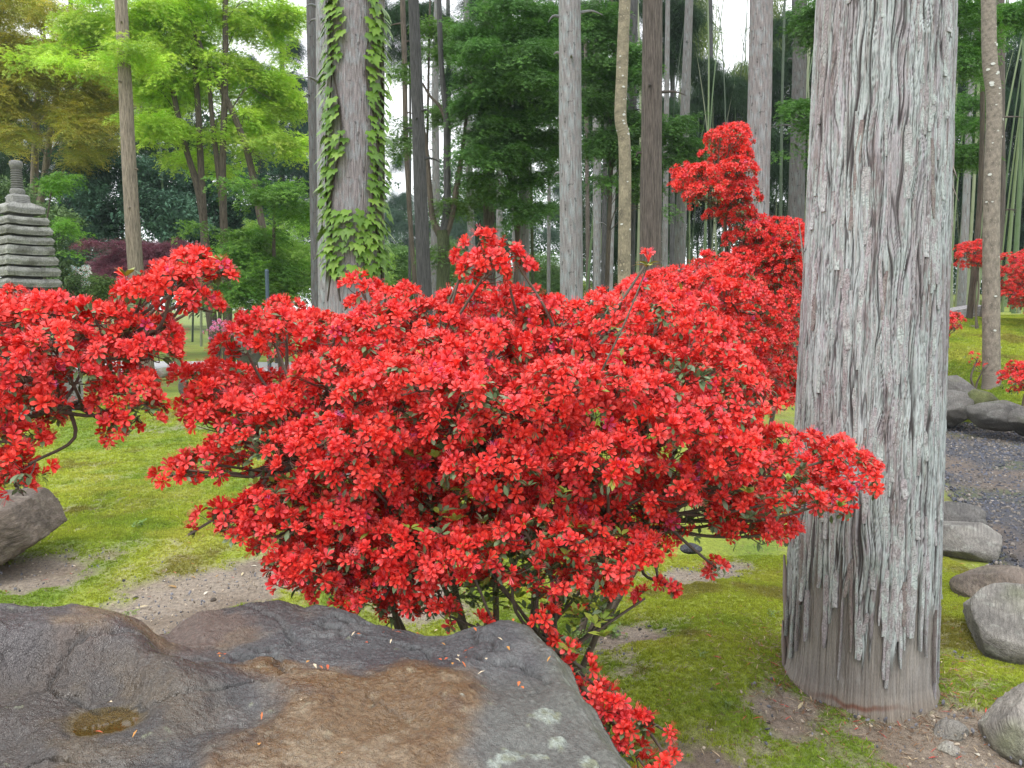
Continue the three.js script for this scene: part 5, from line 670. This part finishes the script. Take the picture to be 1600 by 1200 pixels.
// ---------------------------------------------------------------- bamboo
{
  const mk = (seed, h) => { const r = rng(seed), gs = [], n = 26; for (let k = 0; k < n; k++) { const t = k / n, t1 = (k + 1) / n, b = (q) => V(0.5 * q * q * q * h * 0.12, q * h, 0), w = 0.045 * (1 - 0.75 * t); gs.push(limb([b(t), b(t + (t1 - t) * 0.94), b(t1)], [w, w * 0.97, w * 1.12], 7, 4)); } return mergeGeometries(gs); };
  const g = [mk(1, 13), mk(2, 11)], mt = [[0.08, 0.13, 0.055], [0.13, 0.18, 0.08], [0.045, 0.07, 0.04], [0.19, 0.22, 0.13]].map((c) => std({ color: C(...c), roughness: 0.5 })), r = rng(501);
  const lists = [['behind the tall azalea', 1060, 1290, 46], ['right of the big peeling cedar', 1478, 1606, 34], ['behind the camellia at left', 150, 330, 8], ['behind the slim trunks right of centre', 905, 1060, 14]];
  for (const [where, x0, x1, n] of lists) for (let k = 0; k < n; k++) {
    const d = 22 + r() * 14, p = P(lerp(x0, x1, (k + r()) / n), 500, d); p.y = groundH(p.x, p.z) - 0.05;
    const o = thing('bamboo_stalk', 'slender green bamboo stalk in the grove ' + where, 'bamboo', p, 'bamboo stalks ' + where); mesh('culm', g[k % 2], mt[floor(r() * 4)], o); o.rotation.set((r() - 0.5) * 0.1, r() * 6.28, (r() - 0.5) * 0.22); o.scale.setScalar(0.75 + 0.5 * r());
  }
  const leaf = (seed, label, pads, n, colors) => { const o = thing('bamboo_foliage', label, 'bamboo leaves', V(0, 0, -34)); const c = crown(o, pads, { seed, n, geo: BAMBOO, colors, scale: 1.25, flat: 0.6, pitch: 0.6, wild: 1.2, deep: 2.5, mat: WHITE_LEAF }); c.name = 'leaves'; stuff(c); };
  leaf(510, 'yellow green bamboo leaves high between pale lilac trunk and dark trunks', [[1110, 30, 36, 40, 40], [1100, 80, 36, 30, 30, .7], [1130, 110, 36, 40, 30, .7], [1215, 60, 36, 16, 60], [1225, 20, 36, 24, 30], [1270, 10, 36, 30, 30], [1150, 200, 35, 30, 40, .5]], 520, [[0.2, 0.27, 0.05], [0.1, 0.17, 0.04]]);
  leaf(511, 'dull green bamboo leaves behind the tall azalea and slim trunks', [[1120, 160, 36, 60, 40], [1110, 250, 36, 60, 50], [1150, 300, 36, 60, 50], [1230, 300, 36, 40, 60, .5], [1030, 280, 36, 60, 90, .6], [930, 330, 36, 40, 60, .4]], 1100, [[0.05, 0.085, 0.03], [0.035, 0.065, 0.028]]);
  leaf(512, 'green bamboo leaves at the right edge behind spotted trunk', [[1580, 120, 34, 50, 60], [1500, 200, 34, 40, 80], [1580, 240, 34, 50, 50, .7], [1540, 320, 35, 80, 50, .6], [1600, 400, 35, 40, 50, .5]], 900, [[0.05, 0.11, 0.03], [0.035, 0.08, 0.028]]);
}

// ---------------------------------------------------------------- stone pagoda at the left
{
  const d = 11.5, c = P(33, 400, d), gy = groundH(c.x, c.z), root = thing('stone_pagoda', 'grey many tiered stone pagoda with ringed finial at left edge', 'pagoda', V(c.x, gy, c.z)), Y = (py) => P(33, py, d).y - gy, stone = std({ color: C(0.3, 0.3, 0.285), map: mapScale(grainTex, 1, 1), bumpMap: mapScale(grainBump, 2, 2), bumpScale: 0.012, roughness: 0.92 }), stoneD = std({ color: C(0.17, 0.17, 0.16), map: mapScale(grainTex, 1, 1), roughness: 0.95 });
  const sq = (prof) => { const g = new THREE.LatheGeometry(prof.map(([x, y]) => new THREE.Vector2(x, y)), 4).toNonIndexed(); const p = g.attributes.position, u = []; for (let i = 0; i < p.count; i++) u.push(p.getX(i) + p.getZ(i) * 0.7, p.getY(i) + p.getZ(i) * 0.3); g.setAttribute('uv', new THREE.Float32BufferAttribute(u, 2)); g.computeVertexNormals(); g.rotateY(10 * PI / 180); return g; };
  const rnd = (prof, n = 20) => new THREE.LatheGeometry(prof.map(([x, y]) => new THREE.Vector2(x, y)), n);
  const tiers = [[318, 338, 40], [341, 355, 45], [356, 371, 49], [372, 386, 50], [386, 402, 51], [402, 418, 55], [419, 435, 57], [437, 452, 58], [456, 470, 60], [474, 489, 62], [493, 508, 64], [512, 527, 66], [531, 546, 68]], rr = rng(8);
  const slab = (R, y0, y1, top, seed) => { const h = y1 - y0, a = R * 0.7071, g = new THREE.BoxGeometry(2, 1, 2, 16, 4, 16), p = g.attributes.position, u = [], c = []; for (let i = 0; i < p.count; i++) { let x = p.getX(i), y = p.getY(i) + 0.5, z = p.getZ(i); const m = max(abs(x), abs(z)), k = min(abs(x), abs(z)) * m, under = y < 0.3 ? 0.96 : 1, t = y < 0.55 ? under : lerp(1, top, (y - 0.55) / 0.45); const n = fbm(x * 2.5 + seed, y * 2 + seed, z * 2.5, 4), chip = 1 - 0.022 * ss(0.1, 0.3, n3(x * 5 + seed, y * 3, z * 5)) * (m > 0.9 ? 1 : 0); x *= a * t * chip; z *= a * t * chip; y = y0 + y * h + h * 0.1 * k * k * (m > 0.5 ? 1 : 0) + 0.004 * n; p.setXYZ(i, x + 0.003 * n, y, z + 0.003 * n); u.push(x + z * 0.6, y + z * 0.3); const l = ss(0.02, 0.25, fbm(x * 7 + seed, y * 7, z * 7, 4)), dk = ss(0.05, 0.3, fbm(x * 5, y * 9 + seed, z * 5, 3)); c.push(...mix3(mix3([0.95, 0.96, 0.92], [1.25, 1.28, 1.2], l), [0.55, 0.56, 0.5], dk)); } g.setAttribute('uv', new THREE.Float32BufferAttribute(u, 2)); g.setAttribute('color', new THREE.Float32BufferAttribute(c, 3)); g.computeVertexNormals(); g.rotateY(55 * PI / 180); return g; };
  const stoneV = std({ color: C(0.35, 0.35, 0.335), vertexColors: true, map: mapScale(grainTex, 2, 2), bumpMap: mapScale(grainBump, 3, 3), bumpScale: 0.012, roughness: 0.92 });
  tiers.forEach(([a, b, w], i) => {
    const y1 = Y(a), y0 = Y(b - 2.6), h = y1 - y0, R = M(w, d);
    const m = mesh(i ? 'roof_slab' : 'roof', slab(R, y0, y1, i ? 0.9 : 0.42, i * 3.7), stoneV, root); m.rotation.y = (rr() - 0.5) * 0.05;
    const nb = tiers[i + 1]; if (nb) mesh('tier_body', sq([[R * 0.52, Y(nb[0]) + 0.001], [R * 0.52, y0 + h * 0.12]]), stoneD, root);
  });
  const B = M(80, d); mesh('base', sq([[B, -0.1], [B, Y(585)], [B * 0.8, Y(570)], [B * 0.7, Y(547)], [0.01, Y(547)]]), stone, root);
  mesh('finial_base', sq([[M(18, d), Y(321)], [M(17, d), Y(307)], [M(13, d), Y(304)], [0.01, Y(303)]]), stone, root);
  const f = mesh('finial', rnd([[M(9.5, d), Y(305)], [M(11, d), Y(299)], [M(9, d), Y(295)], [M(6.5, d), Y(294)], [M(6, d), Y(263)], [M(8.5, d), Y(262)], [M(9.6, d), Y(257)], [M(9, d), Y(253)], [M(6, d), Y(251)], [0.004, Y(250)]]), stone, root);
  for (let k = 0; k < 9; k++) { const y = Y(292.5 - k * 3.6), h = M(2.1, d), w = M(8.8 - 0.1 * k, d); mesh('ring', rnd([[w * 0.6, y - h / 2], [w * 0.95, y - h / 2], [w, y], [w * 0.95, y + h / 2], [w * 0.6, y + h / 2]], 18), stone, f); }
}

// ---------------------------------------------------------------- far house, rails, pole
{
  const d = 46, c = P(850, 470, d), gy = groundH(c.x, c.z), root = thing('gabled_house', 'tiny dark gabled house with white eaves seen between thin trunks', 'house', V(c.x, gy, c.z)), top = P(851, 443, d).y - gy, eave = P(851, 466, d).y - gy, w = M(16, d), L = 3.2;
  const sh = new THREE.Shape([[-w, 0], [w, 0], [w, eave], [0, top - 0.1], [-w, eave]].map((p) => new THREE.Vector2(...p))); const wall = new THREE.ExtrudeGeometry(sh, { depth: L, bevelEnabled: false }); wall.translate(0, 0, -L);
  mesh('wall', wall, std({ color: C(0.03, 0.035, 0.05) }), root);
  for (const s of [-1, 1]) { const g = new THREE.BoxGeometry(hypot(w + 0.25, top - eave + 0.2), 0.1, L + 0.5); g.rotateZ(-s * atan2(top - eave, w)); g.translate(s * (w / 2 + 0.06), (top + eave) / 2 - 0.02, -L / 2); mesh('roof', g, std({ color: C(0.16, 0.17, 0.2) }), root); const b = new THREE.BoxGeometry(hypot(w + 0.25, top - eave + 0.2), 0.16, 0.06); b.rotateZ(-s * atan2(top - eave, w)); b.translate(s * (w / 2 + 0.06), (top + eave) / 2 - 0.06, 0.3); mesh('bargeboard', b, std({ color: C(0.7, 0.72, 0.75) }), root); }
  for (const y of [eave - 0.1, eave - 0.32]) { const g = new THREE.BoxGeometry(0.5, 0.1, 0.05); g.translate(0.25, y, 0.04); mesh('louvre', g, std({ color: C(0.6, 0.63, 0.7) }), root); }
  const g2 = new THREE.BoxGeometry(M(24, d), P(875, 452, d).y - gy, 3); g2.translate(M(26, d), (P(875, 452, d).y - gy) / 2, -4.5); mesh('side_wing', g2, std({ color: C(0.75, 0.76, 0.78) }), root);
}
function rail(label, a, b, h, t) { const m = a.clone().lerp(b, 0.5), root = thing('wooden_rail', label, 'rail', V(m.x, groundH(m.x, m.z), m.z)), dir = b.clone().sub(a), L = dir.length(), g = new THREE.BoxGeometry(L, h, t); g.rotateZ(atan2(dir.y, hypot(dir.x, dir.z))); g.rotateY(-atan2(dir.z, dir.x)); g.translate(0, m.y - root.position.y, 0); const wd = std({ color: C(0.33, 0.31, 0.31), map: mapScale(barkTex, 0.6, 3), roughness: 0.9 }); mesh('board', g, wd, root); for (const k of [0.12, 0.88]) { const p = a.clone().lerp(b, k), gh = groundH(p.x, p.z), q = new THREE.BoxGeometry(0.1, p.y - gh - h * 0.3, 0.08); q.translate(p.x - root.position.x, (p.y - h * 0.45 - gh) / 2 + gh - root.position.y, p.z - root.position.z - 0.05); mesh('post', q, wd, root); } }
rail('low grey wooden rail just left of the big peeling cedar', P(1130, 524, 17), P(1290, 521, 17), 0.14, 0.3);
rail('grey weathered sloping board behind the low azalea right of the big cedar', P(1440, 499, 17), P(1526, 484, 17.5), 0.2, 0.5);
{ const p = P(418, 460, 15), gy = groundH(p.x, p.z), o = thing('thin_pole', 'thin blue grey metal pole under the maple at left', 'pole', V(p.x, gy, p.z)), top = P(418, 424, 15).y - gy; mesh('shaft', new THREE.CylinderGeometry(M(3, 15), M(3, 15), top, 10).translate(0, top / 2, 0), std({ color: C(0.05, 0.08, 0.11), roughness: 0.7 }), o); mesh('cap', new THREE.CylinderGeometry(M(2, 15), M(3.4, 15), 0.04, 10).translate(0, top + 0.02, 0), std({ color: C(0.05, 0.08, 0.11), roughness: 0.7 }), o); }

// ---------------------------------------------------------------- rocks, pebbles, fallen leaves and petals
function rock(label, px, py, d, wx, wy, wz, mat, seed, o = {}) { // px,py: centre; wx, wy: half sizes in view
  if (d > 8 && d < 12) { py += wy * 0.5; wy *= 1.5; }
  const c = P(px, py, d), g = rockGeo(seed, M(wx, d), M(wy, d), wz, o.det || 16, o.facets ?? 7, o.rough ?? 0.05), m = mesh('rock', g, ST[mat]); m.position.copy(c); m.rotation.y = o.turn || 0; m.rotation.z = o.roll || 0; tag(m, label, 'rock'); return m; }
rock('grey rounded rock at the left edge below the left azalea', 0, 822, 4.55, 92, 72, 0.36, 'brown', 3, { det: 26 });
rock('flat grey green slab stone beside the gravel path right of big cedar', 1488, 848, 5.0, 76, 40, 0.33, 'grey', 5, { det: 22, facets: 9, rough: 0.03 });
rock('dark layered stone lying behind the flat slab at the path edge', 1474, 806, 5.5, 60, 28, 0.3, 'dark', 7, { det: 20, facets: 8 });
rock('brown low stone between flat slab and the round boulder at right edge', 1572, 922, 4.1, 78, 38, 0.24, 'brown', 9, { det: 20 });
rock('round grey boulder at the right edge above the mossy ground', 1592, 985, 3.42, 92, 70, 0.25, 'grey', 11, { det: 26 });
rock('pale angular boulder at the lower right corner', 1618, 1135, 2.66, 88, 74, 0.2, 'pale', 13, { det: 26, facets: 10, roll: 0.5 });
rock('small squarish stone at the foot of the big cedar', 1482, 1146, 2.72, 33, 20, 0.06, 'grey', 15, { facets: 9 });
rock('small pale pebble stone below the squarish stone by the big cedar', 1483, 1172, 2.62, 17, 13, 0.035, 'pale', 17);
rock('tiny grey stone right of the pale pebble stone near lower right', 1506, 1182, 2.6, 8, 7, 0.015, 'grey', 19, { det: 8 });
rock('dark stone at far path edge, upper of the pair right of big cedar', 1478, 604, 10.6, 38, 20, 0.4, 'dark', 21);
rock('dark stone at far path edge, lower of the pair right of big cedar', 1482, 628, 10, 44, 20, 0.4, 'dark', 23);
rock('mossy green stone at far path edge left of the stone group', 1532, 622, 9.8, 25, 15, 0.2, 'green', 25);
rock('broad grey stone at far path edge near the right border', 1560, 640, 9.3, 44, 16, 0.35, 'dark', 27);
rock('grey stone at the right border by the far path edge', 1606, 652, 9.0, 34, 16, 0.3, 'dark', 29);
rock('small dark stone on the far moss lawn at left', 288, 605, 13.2, 9, 16, 0.1, 'dark', 31, { det: 10 });
rock('dark rounded stone below the dark crimson azalea', 388, 532, 8.6, 22, 22, 0.15, 'dark', 33, { det: 12 });
rock('low pale stone by the far walk at left', 262, 583, 17.2, 24, 9, 0.2, 'pale', 35, { det: 12 });
rock('brown stone bank behind the spotted trunk at right', 1512, 520, 14.5, 30, 12, 0.4, 'brown', 37, { det: 12 });
rock('bluish stone on the bare soil below the hanging blooms', 1080, 856, 4.0, 18, 9, 0.05, 'blue', 39, { det: 8 });
{
  const r = rng(601), put = (name, label, cat, group, list, geo, mats, lift, sc) => { let proto = null; list.forEach(([px, py, s], k) => { const p = flat(px, py); for (let q = 0; q < 4; q++) { const h = groundH(p.x, p.z), f = flat(px, py, h); p.x = f.x; p.z = f.z; } const m = proto ? proto.clone() : tag(mesh(name, geo[0], mats[0]), label, cat, group); if (proto) { m.name = numbered(name); m.geometry = geo[k % geo.length]; m.material = mats[k % mats.length]; scene.add(m); } proto ??= m; m.position.set(p.x, groundH(p.x, p.z) + lift, p.z); m.rotation.set((r() - 0.5) * 0.3, r() * 6.28, (r() - 0.5) * 0.3, 'YXZ'); m.scale.setScalar((s || 1) * sc); }); };
  const peb = [1, 2, 3, 4].map((s) => rockGeo(s + 90, 1, 0.62, 0.8, 5, 5, 0.06));
  put('pebble', 'small rounded pebble lying on the soil near the bushes', 'pebble', 'pebbles on the soil', [[197, 936, 1.1], [212, 935, 1.3], [333, 938, 1.5], [958, 984, 1.2], [938, 1024, 1.9], [1000, 984, .8], [1014, 955, .8], [1100, 1060, .9], [1130, 1065, .9], [1026, 1062, .8], [1117, 1072, 1.2], [1160, 1115, 1], [1115, 1080, 1.8], [1200, 1130, .8], [1045, 1000, .8], [1010, 995, .7], [960, 1045, .7], [1080, 1005, .8], [1476, 972, 1.4], [1483, 974, 1.1], [1016, 1130, 1], [1240, 1170, .7], [1070, 1115, .9], [905, 1000, .9], [1090, 940, .7], [150, 700, 1.2], [300, 812, 1.2], [270, 770, .8], [1025, 1020, 1.1], [1040, 985, 1.2]], peb, [ST.grey, ST.blue, ST.brown, ST.pale], 0.002, 0.012);
  const lf = [leafGeo(0.05, 0.0065, 0.1, 3, 0.3), leafGeo(0.042, 0.006, 0.3, 3, 0.4), leafGeo(0.035, 0.008, 0.2, 3, 0.2)];
  put('fallen_leaf', 'dry narrow straw coloured leaf lying on the ground', 'leaf', 'dry fallen leaves', [[300, 884, 1.2], [310, 888, 1], [392, 886, 1], [380, 896, .9], [262, 918, 1.3], [255, 910, 1], [182, 925, .9], [298, 903, .8], [325, 926, .9], [232, 949, 1.2], [342, 900, .6], [1262, 1114, 1.6], [1255, 1100, 1], [1160, 925, 1], [1110, 1145, .8], [210, 785, 1.4], [95, 800, 1.2], [480, 930, .8], [1060, 1040, .8], [1320, 1165, .9], [1530, 1185, 1], [300, 640, 1.4], [160, 660, 1.3], [140, 690, 1.2]], lf, [[0.5, 0.42, 0.26], [0.34, 0.2, 0.07], [0.6, 0.55, 0.45]].map((c) => leafMat(C(...c), 0.15)), 0.008, 1);
  // small orange scraps of petals and dead needles on the boulder
  const scrap = [leafGeo(0.011, 0.003, 0.4, 2, 0.5), leafGeo(0.014, 0.0015, 0.3, 2, 0.3), leafGeo(0.008, 0.003, 0.1, 2, 0.4)], sm = [[0.5, 0.14, 0.045], [0.46, 0.22, 0.06], [0.42, 0.09, 0.04], [0.6, 0.5, 0.35]].map((c) => leafMat(C(...c), 0.15));
  let proto = null; [[340, 1038], [344, 1042], [352, 1036], [490, 1052], [500, 1055], [484, 1047], [512, 1053], [555, 1000], [558, 1004], [614, 998], [618, 1000], [684, 997], [740, 994], [690, 1018], [700, 1042], [716, 1040], [722, 1048], [708, 1050], [730, 1030], [757, 1063], [814, 1088], [792, 1024], [740, 1025], [760, 1045], [812, 1080], [215, 1158], [210, 995], [172, 1030], [410, 1129], [405, 1182], [575, 1018], [612, 1012], [802, 980], [535, 1195], [150, 1160], [470, 1110], [650, 1002], [860, 1040], [690, 1046], [712, 1044], [728, 1042], [350, 1044], [600, 1001], [778, 1010]].forEach(([px, py], k) => { let h = 0.76, f; for (let q = 0; q < 6; q++) { f = flat(px, py, h); h = rockTop(f.x, f.z); } const m = proto ? proto.clone() : tag(mesh('fallen_petal', scrap[0], sm[0]), 'tiny orange scrap of fallen petal lying on the big boulder', 'petal', 'petal scraps on the boulder'); if (proto) { m.name = numbered('fallen_petal'); m.geometry = scrap[k % 3]; m.material = sm[k % 4]; scene.add(m); } proto ??= m; m.position.set(f.x, h + 0.02, f.z); m.rotation.set((r() - 0.5) * 0.6, r() * 6.28, 0, 'YXZ'); const hit = new THREE.Raycaster(V(f.x, 2, f.z), V(0, -1, 0)).intersectObject(BOULDER)[0]; if (hit) m.position.y = hit.point.y + 0.003; });
}
{ // small green weeds by the boulder and on the moss
  const r = rng(701), geo = spray(16, 0.1, 0.1, ALEAF, 12, 0, 0.05);
  [[935, 985, 1.0], [960, 1000, 0.9], [910, 1000, 0.8], [1210, 980, .5], [1245, 1075, .5], [200, 965, .5], [1130, 1130, .4], [195, 1000, .5], [1440, 1100, .4], [215, 840, .8], [1095, 1060, .4]].forEach(([px, py, s], k) => { const f = flat(px, py), o = thing('weed', 'small green leafy weed growing on the mossy ground', 'weed', V(f.x, groundH(f.x, f.z), f.z), 'little weeds on the ground'), list = []; for (let q = 0; q < 7; q++) list.push([mat4(V((r() - 0.5) * 0.06, 0.01, (r() - 0.5) * 0.06), qEuler(-0.9 + r() * 0.7, r() * 6.28, 0), s * (0.5 + 0.5 * r())), C(0.16 + 0.06 * r(), 0.28, 0.07)]); stuff(inst('leaves', geo, LWHITE, list, o)); });
}
console.log('sprays', nSprays);
renderer.render(scene, camera);
